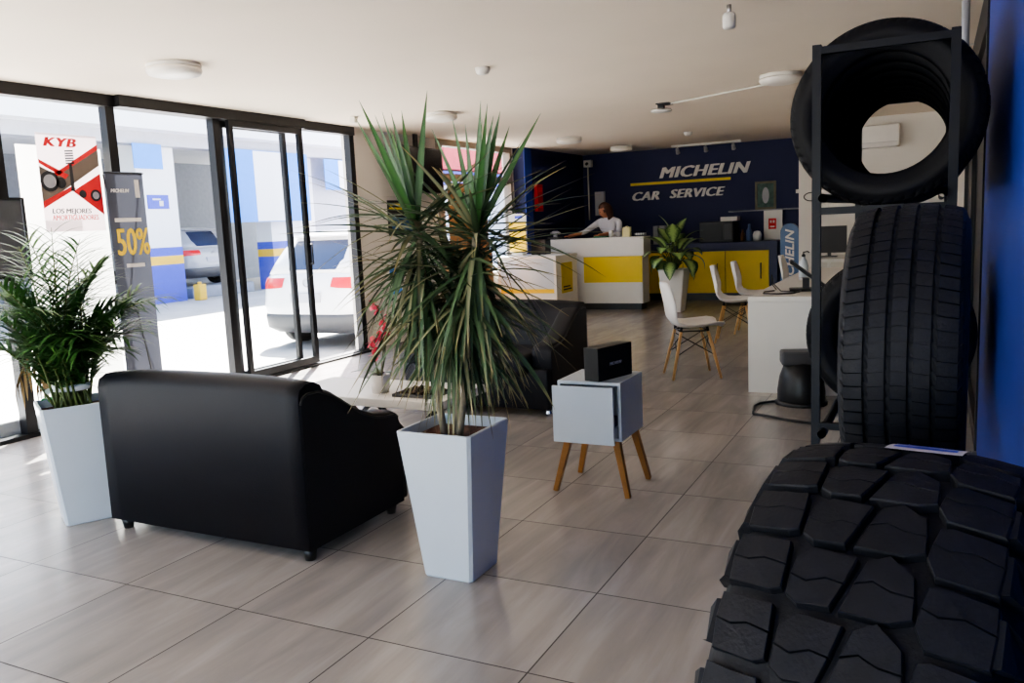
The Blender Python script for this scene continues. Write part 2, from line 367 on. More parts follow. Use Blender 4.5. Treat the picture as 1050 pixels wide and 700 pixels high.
wf.box((RX-.01, 5.2, 0), (RX+.08, 5.3, CZ)); wf.box((RX-.01, 8.7, 0), (RX+.08, 8.8, CZ)); wf.box((RX-.01, 5.3, 2.3), (RX+.08, 8.7, CZ)); wf.box((RX-.01,5.3,0),(RX+.08,8.7,.1)); wf.box((RX-.01,6.9,.1),(RX+.08,7.0,2.3))
w3 = struct('window_3', wf, 'black_alu')
struct('pane', B((RX+.02, 5.3, .1), (RX+.03, 8.7, 2.3)), 'dark_glass', w3)
struct('wall_behind_glass', B((RX+.3, 5.0, 0), (RX+.4, 9.0, CZ)), 'white_wall')
# wall behind the camera with a wide shop-front opening
w = MB(); w.box((WX-.1, -3.1, 0), (-5.5, -3.0, CZ)); w.box((-.3, -3.1, 0), (RX+.1, -3.0, CZ)); w.box((-5.5, -3.1, 2.3), (-.3, -3.0, CZ))
struct('wall_front', w, 'white_wall')

# glazed left front: header, sill, mullions, fixed panes
fr = MB(); ys = [-2.95, -1.2, .5, 2.1, 3.72, 4.66, 5.76, 7.74]
fr.box((WX-.06, -3.0, 2.43), (WX+.04, 7.79, CZ)); fr.box((WX-.06, -3.0, 0), (WX+.04, 7.79, .03))
for y in ys: fr.box((WX-.05, y-.04, .03), (WX+.03, y+.04, 2.43))
win1 = struct('window_1', fr, 'black_alu')
gl = MB()
for a, b in zip(ys[:-1], ys[1:]):
    if a == 5.76: continue
    gl.quad((WX-.008,a+.04,.03),(WX-.008,b-.04,.03),(WX-.008,b-.04,2.43),(WX-.008,a+.04,2.43))
struct('pane', gl, 'glass', win1)
# jamb between door and white wall (sunlit strip)
struct('trim_2', B((WX-.15, 7.785, 0), (WX+.012, 7.9, CZ)), 'white_wall')
# sliding door leaves
def leaf(idx, x, y0, y1, handle):
    m = MB(); m.box((x-.02, y0, .03), (x+.02, y0+.05, 2.43)); m.box((x-.02, y1-.06, .03), (x+.02, y1, 2.43))
    m.box((x-.02, y0+.05, .03), (x+.02, y1-.06, .1)); m.box((x-.02, y0+.05, 2.37), (x+.02, y1-.06, 2.43))
    d = struct('door_%d' % idx, m, 'black_alu')
    struct('pane', MB().quad((x,y0+.05,.1),(x,y1-.06,.1),(x,y1-.06,2.37),(x,y0+.05,2.37)), 'glass', d)
    if handle:
        h = MB(); h.tube([(x+.02, y1-.03, 1.06), (x+.06, y1-.03, 1.06), (x+.06, y1-.03, 1.26), (x+.02, y1-.03, 1.26)], .011, 8)
        struct('door_handle', h, 'black_plastic', d)
leaf(1, WX+.062, 5.86, 6.86, True)
leaf(2, WX-.035, 5.83, 6.72, False)
tr = MB(); tr.box((WX+.04, 4.7, 0), (WX+.1, 7.78, .022)); tr.box((WX+.04, 4.7, 2.43), (WX+.1, 6.9, CZ)); struct('trim_3', tr, 'black_alu')
# second window, beige frame, transom
fr = MB()
for y in (9.55, 9.62): fr.box((WX-.1, y, .62), (WX+.02, y+.06, CZ))
fr.box((WX-.1, 11.66, .62), (WX+.02, 11.72, CZ)); fr.box((WX-.1, 9.68, .62), (WX+.02, 11.66, .68)); fr.box((WX-.1, 9.68, 2.44), (WX+.02, 11.66, CZ)); fr.box((WX-.1, 9.68, 1.98), (WX+.02, 11.66, 2.08))
win2 = struct('window_2', fr, 'beige_frame')
g2 = MB(); g2.quad((WX-.05,9.68,.68),(WX-.05,11.66,.68),(WX-.05,11.66,1.98),(WX-.05,9.68,1.98)); g2.quad((WX-.05,9.68,2.08),(WX-.05,11.66,2.08),(WX-.05,11.66,2.44),(WX-.05,9.68,2.44)); struct('pane', g2, 'glass', win2)

# ------------------------------------------------------------------ lighting
W = bpy.data.worlds.new('sky'); sc.world = W; W.use_nodes = True; nt = W.node_tree
bg = nt.nodes['Background']; sk = nt.nodes.new('ShaderNodeTexSky'); sk.sky_type = 'NISHITA'; sk.sun_disc = False
SUN_EL = RAD(48); sk.sun_elevation = SUN_EL; sk.sun_rotation = RAD(-32); sk.air_density = 1.0; sk.dust_density = 2.0
nt.links.new(sk.outputs[0], bg.inputs[0]); bg.inputs[1].default_value = .55
sl = bpy.data.lights.new('sun', 'SUN'); sl.energy = 36; sl.angle = .01; sl.color = (1, .96, .9)
so = bpy.data.objects.new('sun', sl); C.objects.link(so)
hd = V((.53, -.85, 0)).normalized(); dr = V((hd.x*cos(SUN_EL), hd.y*cos(SUN_EL), -sin(SUN_EL)))
so.rotation_euler = dr.to_track_quat('-Z', 'Y').to_euler(); so.location = (-12, 12, 12)
def area(name, loc, to, sx, sy_, e, col=(1,1,1)):
    l = bpy.data.lights.new(name, 'AREA'); l.shape = 'RECTANGLE'; l.size = sx; l.size_y = sy_; l.energy = e; l.color = col
    o = bpy.data.objects.new(name, l); C.objects.link(o); o.location = loc
    o.rotation_euler = (V(to)-V(loc)).to_track_quat('-Z', 'Z').to_euler(); return o
area('window_daylight', (WX-.3, 3.0, 1.35), (0, 3.0, 1.1), 9.0, 2.2, 55, (1, .96, .92))
area('front_daylight', (-2.9, -3.2, 1.3), (-2.9, 5, 1.0), 5.0, 2.0, 24, (.78, .88, 1))

area('side_fill', (RX+.3, -1.55, 1.4), (-3, 1.2, .9), 2.1, 1.8, 13, (.78, .88, 1))  # added bluish fill lamp outside the added side window

# ------------------------------------------------------------------ ceiling fittings
def ceiling_lamp(x, y, label):
    t = thing('ceiling_lamp', label, 'ceiling lamp', (x, y, CZ), 0, 'round flush ceiling lamps')
    MB().lathe([(0,0),(.17,0),(.175,-.012),(.17,-.028),(0,-.028)], 40).build('base_ring', 'white_plain', t)
    MB().lathe([(.172,-.028),(.178,-.045),(.165,-.068),(.1,-.082),(0,-.086)], 40).build('diffuser', 'lamp', t)
ceiling_lamp(-4.54, 4.16, 'round white flush ceiling lamp above the glass front, nearest to the viewer')
ceiling_lamp(-4.54, 7.53, 'round white flush ceiling lamp just above the tall spiky plant')
ceiling_lamp(-4.58, 11.0, 'round white flush ceiling lamp in front of the dark blue corner, left of another')
ceiling_lamp(-4.54, 13.06, 'round white flush ceiling lamp closest to the dark blue back wall')
ceiling_lamp(-1.21, 7.6, 'round white ceiling lamp partly hidden by the top tyre')
def detector(x, y, r, label):
    o = MB().lathe([(0,0),(r,0),(r,-.02),(r*.8,-.045),(r*.35,-.055),(0,-.056)], 24).build('smoke_detector', 'white_plain'); o.location = (x,y,CZ)
    tag(o, label, 'smoke detector')
detector(-3.01, 5.63, .055, 'small white smoke detector in the middle of the ceiling above the spiky plant')
detector(-3.1, 11.72, .06, 'small white smoke detector on the ceiling just before the sign spotlights')
t = thing('access_point', 'flat white ceiling disc on a dark bracket with a thin cable', 'access point', (-2.57, 8.67, CZ))
MB().box((-.03,-.03,-.05),(.03,.03,.004)).box((-.02,-.13,-.012),(.12,.02,.003)).build('bracket', 'black_plastic', t)
MB().lathe([(0,-.05),(.1,-.05),(.11,-.062),(.1,-.075),(0,-.082)], 28).build('disc', 'white_plain', t)
o = MB().tube([(-2.45, 8.6, CZ-.01), (-1.8, 8.25, CZ-.009), (-.6, 7.6, CZ-.009), (RX, 7.2, CZ-.009)], .008, 6).build('ceiling_cable', 'white_plain'); tag(o, 'thin white cable running along the ceiling from the flat disc', 'cable')
t = thing('pendant_sensor', 'white cylindrical fitting hanging from the ceiling on a short stem at the top edge', 'ceiling fitting', (-1.06, 4.92, CZ))
MB().tube([(0,0,0),(0,0,-.05)], .012, 10).build('stem', 'steel', t)
MB().lathe([(0,-.045),(.03,-.045),(.036,-.06),(.036,-.12),(.03,-.128),(0,-.128)], 24).build('housing', 'white_plain', t)
o = B((-.03,-.03,-.06),(.03,.03,.004),.006).build('motion_sensor', 'white_plain'); o.location = (-5.3, 7.1, CZ); tag(o, 'tiny white box sensor on the ceiling above the glass door', 'sensor')
t = thing('spotlight_track', 'white ceiling rail with three small spotlights above the big sign', 'track light', (-3.35, 13.72, CZ))
MB().box((-.56,-.018,-.03),(.56,.018,0),.004).build('rail', 'white_plain', t)
for x in (-.46, 0, .44):
    MB().tube([(x,0,-.03),(x,0,-.07)], .008, 8).build('spot_stem', 'white_plain', t)
    MB().tube([(x,-.03,-.06),(x,.03,-.13)], [.025,.035], 14).build('spot_head', 'print_grey', t)

# ------------------------------------------------------------------ seating
def loveseat(label, loc, rz, chrome, copy_of=None):
    """origin: floor, centre; faces +y local; back at y=0"""
    t = thing('loveseat', label, 'sofa', loc, rz, 'matching black two-seat sofas')
    W2 = .61
    # backrest: rounded slab, slight crown along its length
    rings = []
    for i in range(17):
        x = -W2 + 2*W2*i/16; e = min(1, (1-abs(2*i/16-1))*6); h = .78 - .022*(abs(2*i/16-1)**3)
        hb = h
        rings.append([(x, y, z) for y, z in ((-.015,.055),(-.012,hb-.06),(.0,hb-.022),(.04,hb-.002),(.09,hb),(.13,hb-.02),(.16,hb-.08),(.24,.42),(.24,.055))])
    MB().loft(rings).build('backrest', 'leather', t)
    for sgn in (-1, 1):
        a = sgn*(W2+.004); b = sgn*(W2-.15)
        prof = [(-.004,.055),(-.004,.70),(.01,.725),(.04,.738),(.11,.735),(.2,.70),(.3,.635),(.4,.575),(.5,.535),(.58,.52),(.64,.515),(.672,.5),(.68,.47),(.68,.055)]
        rr = []
        for k, (xx, dz) in enumerate(((a,-.025),(a-sgn*.008,-.008),(a-sgn*.03,0),(b+sgn*.03,0),(b+sgn*.008,-.008),(b,-.025))):
            rr.append([(xx, y, z+dz if z > .1 else z) for y, z in prof])
        MB().loft(rr).build('armrest', 'leather', t)
        # piping along the outer edge
        MB().tube([(a-sgn*.002, y, z-.022) for y, z in prof[1:12]], .006, 6).build('piping', 'seam', t)
    MB().box((-W2+.004,.25,.056),(W2-.004,.735,.35),.018).build('seat_base', 'leather', t)
    for x0, x1 in ((-W2+.155,-.004),(.004,W2-.155)):
        MB().box((x0,.22,.29),(x1,.79,.45),.045,4).build('seat_cushion', 'leather', t)
    for x, y in ((-W2+.05,.035),(W2-.04,.03),(-W2+.05,.64),(W2-.05,.64)):
        m = MB()
        if chrome: m.lathe([(0,0),(.026,0),(.026,.02),(.02,.03),(.024,.06),(0,.06)], 16, Matrix.Translation((x,y,0)))
        else: m.lathe([(0,0),(.022,0),(.034,.06),(0,.06)], 14, Matrix.Translation((x,y,0)))
        m.build('foot', 'chrome' if chrome else 'black_plastic', t)
    return t
loveseat('black leatherette two-seat sofa seen from behind in the foreground', (-2.92, 2.60, 0), 0, False)
loveseat('black leatherette two-seat sofa facing the viewer behind the spiky plant, with chrome feet', (-3.02, 6.0, 0), pi, True)

# coffee table
t = thing('coffee_table', 'low white-topped coffee table with crossed black legs between the two sofas', 'coffee table', (-3.0, 4.1, 0))
MB().box((-.58,-.27,.37),(.58,.27,.42),.006).build('tabletop', 'white_matte', t)
for x0 in (-.53, .13):
    for y in (-.21, .21):
        for a, b in ((x0, x0+.4), (x0+.4, x0)):
            MB().tube([(a, y, .01), (b, y, .37)], .017, 4).build('leg', 'black_alu', t)
t = thing('orchid_pot', 'pink flowering orchid in a small white pot on the coffee table', 'plant', (-2.93, 4.0, .42))
MB().lathe([(0,0),(.05,0),(.066,.11),(.058,.11),(.056,.095),(0,.095)], 28).build('pot', 'white_matte', t)
m = MB()
for d, l in (((-.8,-.2,.55),.2),((-.5,.5,.5),.16),((.7,-.3,.6),.15)): m.blade((0,0,.1), d, l, .05, .9, 8, .2, .4, peak=.6)
m.build('leaves', 'orchid_leaf', t)
st = [[(0,0,.09),(-.02,-.01,.2),(-.02,0,.3),(.01,.01,.36)],[(.01,0,.09),(.05,.0,.22),(.05,.02,.36),(.02,.03,.48),(-.02,.03,.52)]]
m = MB()
for s_ in st: m.tube(s_, .004, 6)
m.build('stem', 'cane', t)
m = MB(); rnd = random.Random(3)
for c in ((-.02,-.01,.22),(-.01,0,.27),(.01,.01,.33),(.05,.02,.36),(.03,.03,.43),(0,.03,.49),(-.03,.03,.52),(.06,.0,.40),(-.03,-.01,.3)):
    for k in range(5):
        q = 2*pi*k/5 + rnd.random(); m.blade(c, (cos(q),sin(q)*.6-.3,sin(q)*.8), .045, .035, .4, 4, .15, .3, peak=.6)
m.build('flowers', 'petal', t)
t = thing('decor_tray', 'dark rectangular tray of dried brown filling on the coffee table beside the orchid', 'tray', (-2.64, 4.0, .42))
MB().box((-.14,-.1,0),(.14,.1,.008)).box((-.14,-.1,.008),(.14,-.09,.018)).box((-.14,.09,.008),(.14,.1,.018)).box((-.14,-.09,.008),(-.13,.09,.018)).box((.13,-.09,.008),(.14,.09,.018)).build('tray_base', 'grey_plastic', t)
m = MB(); rnd = random.Random(5)
for i in range(90):
    x, y = rnd.uniform(-.11,.11), rnd.uniform(-.07,.07); q = rnd.random()*pi; l = rnd.uniform(.012,.03); z = rnd.uniform(.012,.03)
    m.tube([(x-l*cos(q),y-l*sin(q),z),(x,y,z+.008),(x+l*cos(q),y+l*sin(q),z)], [.003,.006,.003], 5)
o = m.build('dried_filling', 'pebble', t)

# side table with drawer
t = thing('side_table', 'small white side table with a half-open drawer on splayed wooden legs', 'side table', (-1.535, 3.98, 0))
m = MB(); H0, H1 = .30, .59
m.box((-.14,-.22,H0),(.19,.11,H0+.015)); m.box((-.14,-.22,H1-.015),(.19,.11,H1)); m.box((.175,-.22,H0+.015),(.19,.11,H1-.015)); m.box((-.14,-.22,H0+.015),(-.125,.11,H1-.015)); m.box((-.125,.095,H0+.015),(.175,.11,H1-.015))
m.build('cabinet_box', 'white_gloss', t)
d = MB().box((-.138,-.295,H0-.002),(.176,-.28,H1-.012)).build('drawer', 'white_gloss', t)
m = MB(); m.box((-.115,-.28,H0+.02),(-.105,.06,H1-.09)); m.box((.155,-.28,H0+.02),(.165,.06,H0+.07)); m.box((-.105,-.28,H0+.02),(.155,.06,H0+.03)); m.build('drawer_tray', 'white_gloss', d)
for y_ in (-.2,.06): MB().box((-.12,y_,H0-.025),(.17,y_+.03,H0)).build('leg_rail', 'oak', t)
for sx in (-1,1):
    for yy, yb in ((-.185,-.165),(.075,.17)):
        MB().tube([(sx*.195, yb, 0.002), (.025+sx*.125, yy, H0-.001)], [.017,.024], 4, smooth=False).build('leg', 'oak', t)
o = B((.03,-.27,H0+.031),(.1,-.16,H0+.12),.006).build('drawer_item', 'navy_lam'); o.location = (-1.48, 3.97, 0); tag(o, 'small dark blue pack lying inside the open drawer of the side table', 'box')
t = thing('gift_box', 'black cardboard box with a small silver logo standing on the white side table', 'box', (-1.455, 3.90, .59), RAD(72))
MB().box((-.135,-.045,0),(.135,.045,.165),.003).build('carton', 'black_card', t)
text('MICHELIN', t, 'lettering', 'print_grey', (-.05,-.045,.07), (1,0,0), (0,0,1), .022, .95, .25, 0, .001, dx=.0015)

# ------------------------------------------------------------------ planters and plants
def planter(t, h=.6, b=.11, a=.165, mt='white_gloss'):
    def ring(r, z, k=.012): return [(r,-r+k,z),(r,r-k,z),(r-k,r,z),(-r+k,r,z),(-r,r-k,z),(-r,-r+k,z),(-r+k,-r,z),(r-k,-r,z)]
    ti = a-.012
    MB().loft([ring(b-.004,0),ring(b,.006),ring(a,h-.004),ring(a-.003,h),ring(ti,h,.008),ring(ti-.008,h-.045,.008)], smooth=False, cap=False).build('planter', mt, t)
    MB().loft([ring(ti-.008,h-.06,.008),ring(ti-.007,h-.04,.008)], smooth=False).build('soil', 'soil', t)

t = thing('dracaena_plant', 'tall spiky dracaena with long hanging leaves in a tapered white planter', 'potted plant', (-1.69, 2.77, 0))
planter(t)
heads = [V((-.10,-.02,.84+.56)), V((.15,.0,.80+.56)), V((.02,.05,.68+.52))]
roots = [V((-.03,-.02,.55)), V((.035,-.02,.55)), V((.0,.03,.55))]
for hd_, rt_ in zip(heads, roots):
    mid = rt_.lerp(hd_, .5) + V((rt_.x*.3, 0, 0)); pts = [rt_, rt_.lerp(mid,.5)+V((rt_.x*.1,0,0)), mid, mid.lerp(hd_,.5), hd_]
    MB().tube(pts, [.015,.013,.012,.012,.016], 10).build('trunk', 'bark', t)
rnd = random.Random(11); mu, mh, md = MB(), MB(), MB()
for hi, (hd_, rt_) in enumerate(zip(heads, roots)):
    n_up = (9, 10, 0)[hi]
    for i in range(n_up):               # stiff upright spear leaves
        q = 2*pi*i/max(n_up,1) + rnd.random()*.5; th = rnd.uniform(.06,.5)
        lean = (-.22 if hi == 0 else .12)
        d = V((sin(th)*cos(q)+lean, sin(th)*sin(q), cos(th)))
        mu.blade(hd_+V((0,0,-.02)), d, rnd.uniform(.40,.52), rnd.uniform(.026,.036), rnd.uniform(0,.12), 8, .3, .6, side=(1, .35*cos(q), 0), peak=.3)
    for i in range(50):                 # spreading and arching
        q = i*2.4 + rnd.random()*.4; th = rnd.uniform(.75,1.7); z0 = rnd.uniform(-.1,.03)
        d = V((sin(th)*cos(q), sin(th)*sin(q), cos(th)))
        (mh if i % 4 else md).blade(hd_+V((0,0,z0)), d, rnd.uniform(.40,.56), rnd.uniform(.015,.024), rnd.uniform(.05,.7), 9, .3, .7, peak=.25, twist=rnd.uniform(-.6,.6))
    for i in range(130):                 # the hanging skirt along the stem
        f = rnd.uniform(.0,1.0); p = hd_.lerp(rt_, .06+.36*f); q = rnd.random()*2*pi; th = rnd.uniform(1.5,2.6)
        d = V((sin(th)*cos(q), sin(th)*sin(q), cos(th)))
        L_ = min(rnd.uniform(.38,.58), (p.z-.66)/.72) * (1 if th > 1.95 else .74) * (.88 if d.x < -.3 else 1)
        (md if rnd.random() < .24 else mh).blade(p, d, max(.3,L_), rnd.uniform(.014,.024), rnd.uniform(.25,.95), 10, .3, .7, peak=.2, twist=rnd.uniform(-1,1))
mu.build('upright_leaves', 'leaf_up', t); mh.build('hanging_leaves', 'leaf_hang', t); md.build('dry_leaves', 'leaf_dry', t)

t = thing('areca_palm', 'bushy green areca palm in a tapered white planter beside the glass front', 'potted plant', (-3.83, 2.67, 0), RAD(-29))
planter(t)
rnd = random.Random(21); mp, mdry, mc = MB(), MB(), MB()
for i in range(46):
    q = i*2.4+rnd.random()*.5; lean = rnd.uniform(.08,.62) if i % 3 else rnd.uniform(.5,.95)
    if cos(q-RAD(29)) > .2 and lean > .66: lean = .66
    b0 = V((rnd.uniform(-.08,.08), rnd.uniform(-.08,.08), .55)); L_ = rnd.uniform(.48,.82) * (1.18 if lean < .3 else 1)
    d = V((sin(lean*.55)*cos(q), sin(lean*.55)*sin(q), cos(lean*.55))).normalized()
    pts = [b0]; p = b0.copy(); n = 12; drp = lean*1.9 + .2
    for k in range(n):
        ax = d.cross(V((0,0,-1)))
        if k > 3 and ax.length > 1e-3: d = (Matrix.Rotation(drp/n*1.3, 3, ax.normalized()) @ d).normalized()
        p = p + d*L_/n; pts.append(p.copy())
    mc.tube(pts, [.0075-.006*k/n for k in range(n+1)], 6)
    dry = False
    for k in range(4, n+1):
        tdir = (pts[k]-pts[k-1]).normalized(); sd = tdir.cross(V((0,0,1)))
        if sd.length < 1e-3: sd = V((cos(q+1.57), sin(q+1.57), 0))
        sd.normalize(); up_ = sd.cross(tdir)
        for half in (0, .5):
            pp = pts[k-1].lerp(pts[k], half); f = (k+half-4)/(n-3.5); ll = (.14+.13*sin(pi*min(1,f*.85+.12)))*rnd.uniform(.85,1.1)
            for s_ in (-1,1):
                (mdry if dry else mp).blade(pp, tdir*(.6+.5*f)+sd*s_*.75+up_*.3, ll, rnd.uniform(.014,.02), rnd.uniform(.4,1.2), 5, .25, .5, peak=.3)
for i in range(5):
    q = 3.3+rnd.uniform(-.7,.7); b0 = V((-.05+rnd.uniform(-.04,.04), -.02, .9)); d = V((-1, rnd.uniform(-.8,.2), .2)); pts=[b0]; p=b0.copy()
    for k in range(8):
        d = (d + V((0,0,-.22))).normalized(); p = p + d*.055; pts.append(p.copy())
    mc.tube(pts, .003, 5)
    for k in range(2,9):
        for s_ in (-1,1): mdry.blade(pts[k-1], (pts[k]-pts[k-1]).normalized()+V((0,s_*.5,-.2)), .17, .018, .9, 5, .25, .5)
mc.build('canes', 'cane', t); mp.build('fronds', 'palm_leaf', t); mdry.build('dry_fronds', 'palm_dry', t)
m = MB(); m.lathe([(.075,.66),(.088,.66),(.092,.675),(.088,.69),(.075,.69)], 24, close=True)
for s_ in (-1,1): m.blade((-.02*s_,-.09,.675), (s_,-.3,.1), .09, .04, .5, 5, .1, .4, peak=.6)
m.build('white_bow', 'ribbon_white', t)
m = MB(); rnd = random.Random(2)
for k in range(16):
    q = rnd.random()*2*pi; m.blade((-.13,-.08,.60), (cos(q),sin(q),rnd.uniform(.1,.9)), .07, .03, .9, 5, .2, .5, peak=.6)
m.build('green_bow', 'ribbon_green', t)

t = thing('dieffenbachia_plant', 'broad variegated leafy plant in a tapered white planter beside the reception counter', 'potted plant', (-3.4, 11.95, 0))
planter(t, .62, .12, .19, 'white_matte')
rnd = random.Random(9); m = MB(); ms = MB()
for i in range(26):
    q = i*2.4; lay = (i/26)**1.2; th = 1.45-1.35*lay + rnd.uniform(-.1,.1); b0 = V((.03*cos(q), .03*sin(q), .6)); l0 = .16+.30*lay
    d = V((sin(th)*cos(q), sin(th)*sin(q), cos(th))); p1 = V((0,0,.6)) + V((d.x*.6, d.y*.6, .55+.25*lay)).normalized()*l0
    ms.tube([b0, b0.lerp(p1,.5)+V((0,0,.02)), p1], .008, 6)
    m.blade(p1, d+V((0,0,.25)), rnd.uniform(.34,.44), rnd.uniform(.20,.27), rnd.uniform(2.0,2.7)*(1.08-.78*lay), 12, .12, .25, peak=.45)
m.build('leaves', 'dieff_leaf', t); ms.build('stems', 'cane', t)

# ------------------------------------------------------------------ shell chairs
def shell_chair(label, loc, rz):
    """faces +x"""
    t = thing('shell_chair', label, 'chair', loc, rz, 'white shell chairs with wooden legs')
    prof = [(.245,.428,.15),(.23,.438,.18),(.18,.445,.21),(.08,.436,.228),(-.02,.43,.232),(-.1,.435,.232),(-.155,.46,.228),(-.19,.51,.224),(-.208,.57,.216),(-.222,.64,.203),(-.238,.71,.185),(-.252,.77,.155),(-.26,.81,.105),(-.262,.822,.05)]
    rings = []; rb = []
    for i, (x, z, w_) in enumerate(prof):
        back = min(1, max(0, (z-.46)/.15)); row = []
        for j in range(13):
            f = -1+2*j/12; e = abs(f)**2.4
            row.append(V((x + e*.05*back, f*w_, z + e*.045*(1-back))))
        rings.append(row)
    m = MB(); n = len(rings)
    def nrm(i, j):
        a = rings[min(i+1,n-1)][j]-rings[max(i-1,0)][j]; b = rings[i][min(j+1,12)]-rings[i][max(j-1,0)]
        return a.cross(b).normalized()
    top = [[tuple(rings[i][j]) for j in range(13)] for i in range(n)]
    bot = [[tuple(rings[i][j]+nrm(i,j)*.009) for j in range(13)] for i in range(n)]
    o = 0
    for g in (top, bot):
        for r_ in g: m.v += r_
    for i in range(n-1):
        for j in range(12):
            a = i*13+j; m.face((a,a+1,a+14,a+13), None, True); k = n*13
            m.face((k+a+13,k+a+14,k+a+1,k+a), None, True)
    per = [j for j in range(13)] + [i*13+12 for i in range(1,n)] + [(n-1)*13+j for j in range(11,-1,-1)] + [i*13 for i in range(n-2,0,-1)]
    for a, b in zip(per, per[1:]+per[:1]): m.face((a, b, b+n*13, a+n*13)[::-1], None, True)
    m.build('seat_shell', 'chair_shell', t)
    ft = [(.2,.19),(.2,-.19),(-.21,.19),(-.21,-.19)]; tp = [(.11,.12),(.11,-.12),(-.12,.12),(-.12,-.12)]
    for (fx,fy),(tx,ty) in zip(ft, tp):
        MB().tube([(fx,fy,0),(fx+(tx-fx)*.5,fy+(ty-fy)*.5,.2),(tx,ty,.4)], [.010,.014,.013], 10).build('leg', 'beech', t)
    for x, y in tp: MB().tube([(x,y,.398),(x*.95,y*.95,.44)], [.012,.012], 8).build('mount', 'wire', t)
    m = MB()
    def at(i, z): return V((ft[i][0]+(tp[i][0]-ft[i][0])*z/.4, ft[i][1]+(tp[i][1]-ft[i][1])*z/.4, z))
    for i, j in ((0,1),(1,3),(3,2),(2,0)):
        m.tube([at(i,.2), at(j,.37)], .004, 6); m.tube([at(j,.2), at(i,.37)], .004, 6)
        for x in (.11,-.12): m.tube([(x,-.125,.405),(x,.125,.405)], .007, 6)
    for y in (.12,-.12): m.tube([(-.125,y,.405),(.115,y,.405)], .007, 6)
    m.build('wire_brace', 'wire', t)
    return t
ch = shell_chair('white shell chair with wooden legs standing alone in front of the desk', (-1.87, 7.08, 0), RAD(28))
dup(ch, (-1.93, 9.15, 0), RAD(8), 'white shell chair pulled to the left side of the white desk, nearer of the two')
dup(ch, (-1.86, 9.85, 0), RAD(5), 'white shell chair at the left side of the white desk, farther of the two')
dup(ch, (-1.52, 11.0, 0), RAD(0), 'white shell chair beyond the desk, only its backrest visible')

# ------------------------------------------------------------------ desk group
t = thing('white_desk', 'white waterfall-sided desk behind the tyre rack', 'desk', (0,0,0))
MB().box((-1.28,6.5,.70),(-.55,9.8,.74),.004).build('desktop', 'white_matte', t)
MB().box((-1.28,6.5,0),(-.55,6.54,.70)).build('side_panel', 'white_matte', t)
MB().box((-1.28,9.76,0),(-.55,9.8,.70)).build('side_panel', 'white_matte', t)
t = thing('far_white_table', 'smaller white table beyond the long desk, by the office wall', 'table', (-1.05, 10.9, 0))
MB().box((-.22,-.5,.76),(.6,.5,.8),.004).build('tabletop', 'white_matte', t)
for x in (-.17,.55):
    for y in (-.45,.45): MB().box((x-.02,y-.02,0),(x+.02,y+.02,.76)).build('leg', 'white_matte', t)
t = thing('tilted_tablet', 'black tablet tilted on a stand at the near corner of the desk', 'tablet', (-.93, 7.0, .74), RAD(10))
MB().box((-.12,-.09,0),(.14,.09,.02),.006).build('base', 'black_plastic', t)
MB().box((-.02,-.03,.015),(.03,.03,.1)).build('stand', 'black_plastic', t)
MB().box((-.17,-.11,-.012),(.17,.11,.014),.006,2,Matrix.Translation((.02,0,.13)) @ Matrix.Rotation(RAD(38),4,'Y')).build('screen_slab', 'black_plastic', t)
m = MB(); m.tube([(-1.16,6.95,.745),(-1.22,6.85,.745),(-1.2,6.7,.746),(-1.08,6.66,.746),(-.98,6.72,.746),(-.95,6.9,.746)], .006, 6); m.tube([(-1.16,7.05,.745),(-1.19,7.0,.80),(-1.18,6.96,.87),(-1.17,6.97,.80),(-1.1,6.9,.746),(-.95,6.82,.746)], .004, 6)
o = m.build('desk_cable', 'black_plastic'); tag(o, 'loose black cable coiled on the near corner of the desk', 'cable')
t = thing('spray_bottle', 'white bottle with a grey bottom band standing on the desk', 'bottle', (-1.085, 8.05, .74))
MB().lathe([(0,.0),(.042,0),(.043,.03)], 24).build('bottom_band', 'steel', t)
MB().lathe([(.043,.03),(.043,.13),(.03,.18),(.016,.2),(.014,.215),(0,.215)], 24).build('body', 'white_gloss', t)
MB().lathe([(0,.215),(.016,.215),(.016,.235),(0,.24)], 16).tube([(0,0,.236),(0,0,.255),(.035,0,.262),(.05,0,.25)], .006, 8).build('pump', 'black_plastic', t)
t = thing('desk_monitor', 'dark flat monitor standing upright on the far table by the office wall', 'monitor', (-1.17, 10.9, .80))
MB().box((-.09,-.07,0),(.09,.07,.012)).box((-.02,-.01,.012),(.02,.02,.12)).build('stand', 'black_plastic', t)
MB().box((-.2,-.03,.05),(.2,-.008,.37),.004).build('screen', 'print_dark', t)
t = thing('wall_hook_coil', 'black cable coil hung on the white office wall', 'cable coil', (-1.52, 12.0, 1.55))
MB().tube([(.09*cos(a)*1.0,-.015,.055*sin(a)) for a in [2*pi*k/20 for k in range(21)]], .007, 6).build('loop', 'black_plastic', t)
MB().tube([(.09,-.015,0),(.07,-.02,-.08),(.08,-.015,-.16)], .009, 6).build('tail', 'black_plastic', t)
o = B((-1.5,11.96,1.15),(-1.46,12.0,1.36),.004).build('red_wall_strip', 'red'); tag(o, 'narrow red strip mounted on the white office wall', 'wall strip')
t = thing('air_conditioner', 'white split air conditioner on the office wall seen through the tyre hole', 'air conditioner', (-.85, 12.0, 2.1))
MB().box((-.4,-.19,.02),(.4,.004,.3),.02,3).build('casing', 'white_matte', t)
MB().box((-.38,-.196,.025),(.38,-.186,.075),.003).build('louvre', 'sign_white', t)
MB().box((-.38,-.192,.08),(.38,-.188,.084)).build('gap', 'print_grey', t)
t = thing('black_floor_appliance', 'rounded black appliance with a grey block on top on the floor beside the desk', 'appliance', (-.85, 6.2, 0), RAD(15))
MB().lathe([(0,0),(.15,0),(.165,.03),(.165,.1),(.15,.2),(.12,.28),(.07,.31),(0,.31)], 28).build('drum', 'black_plastic', t)
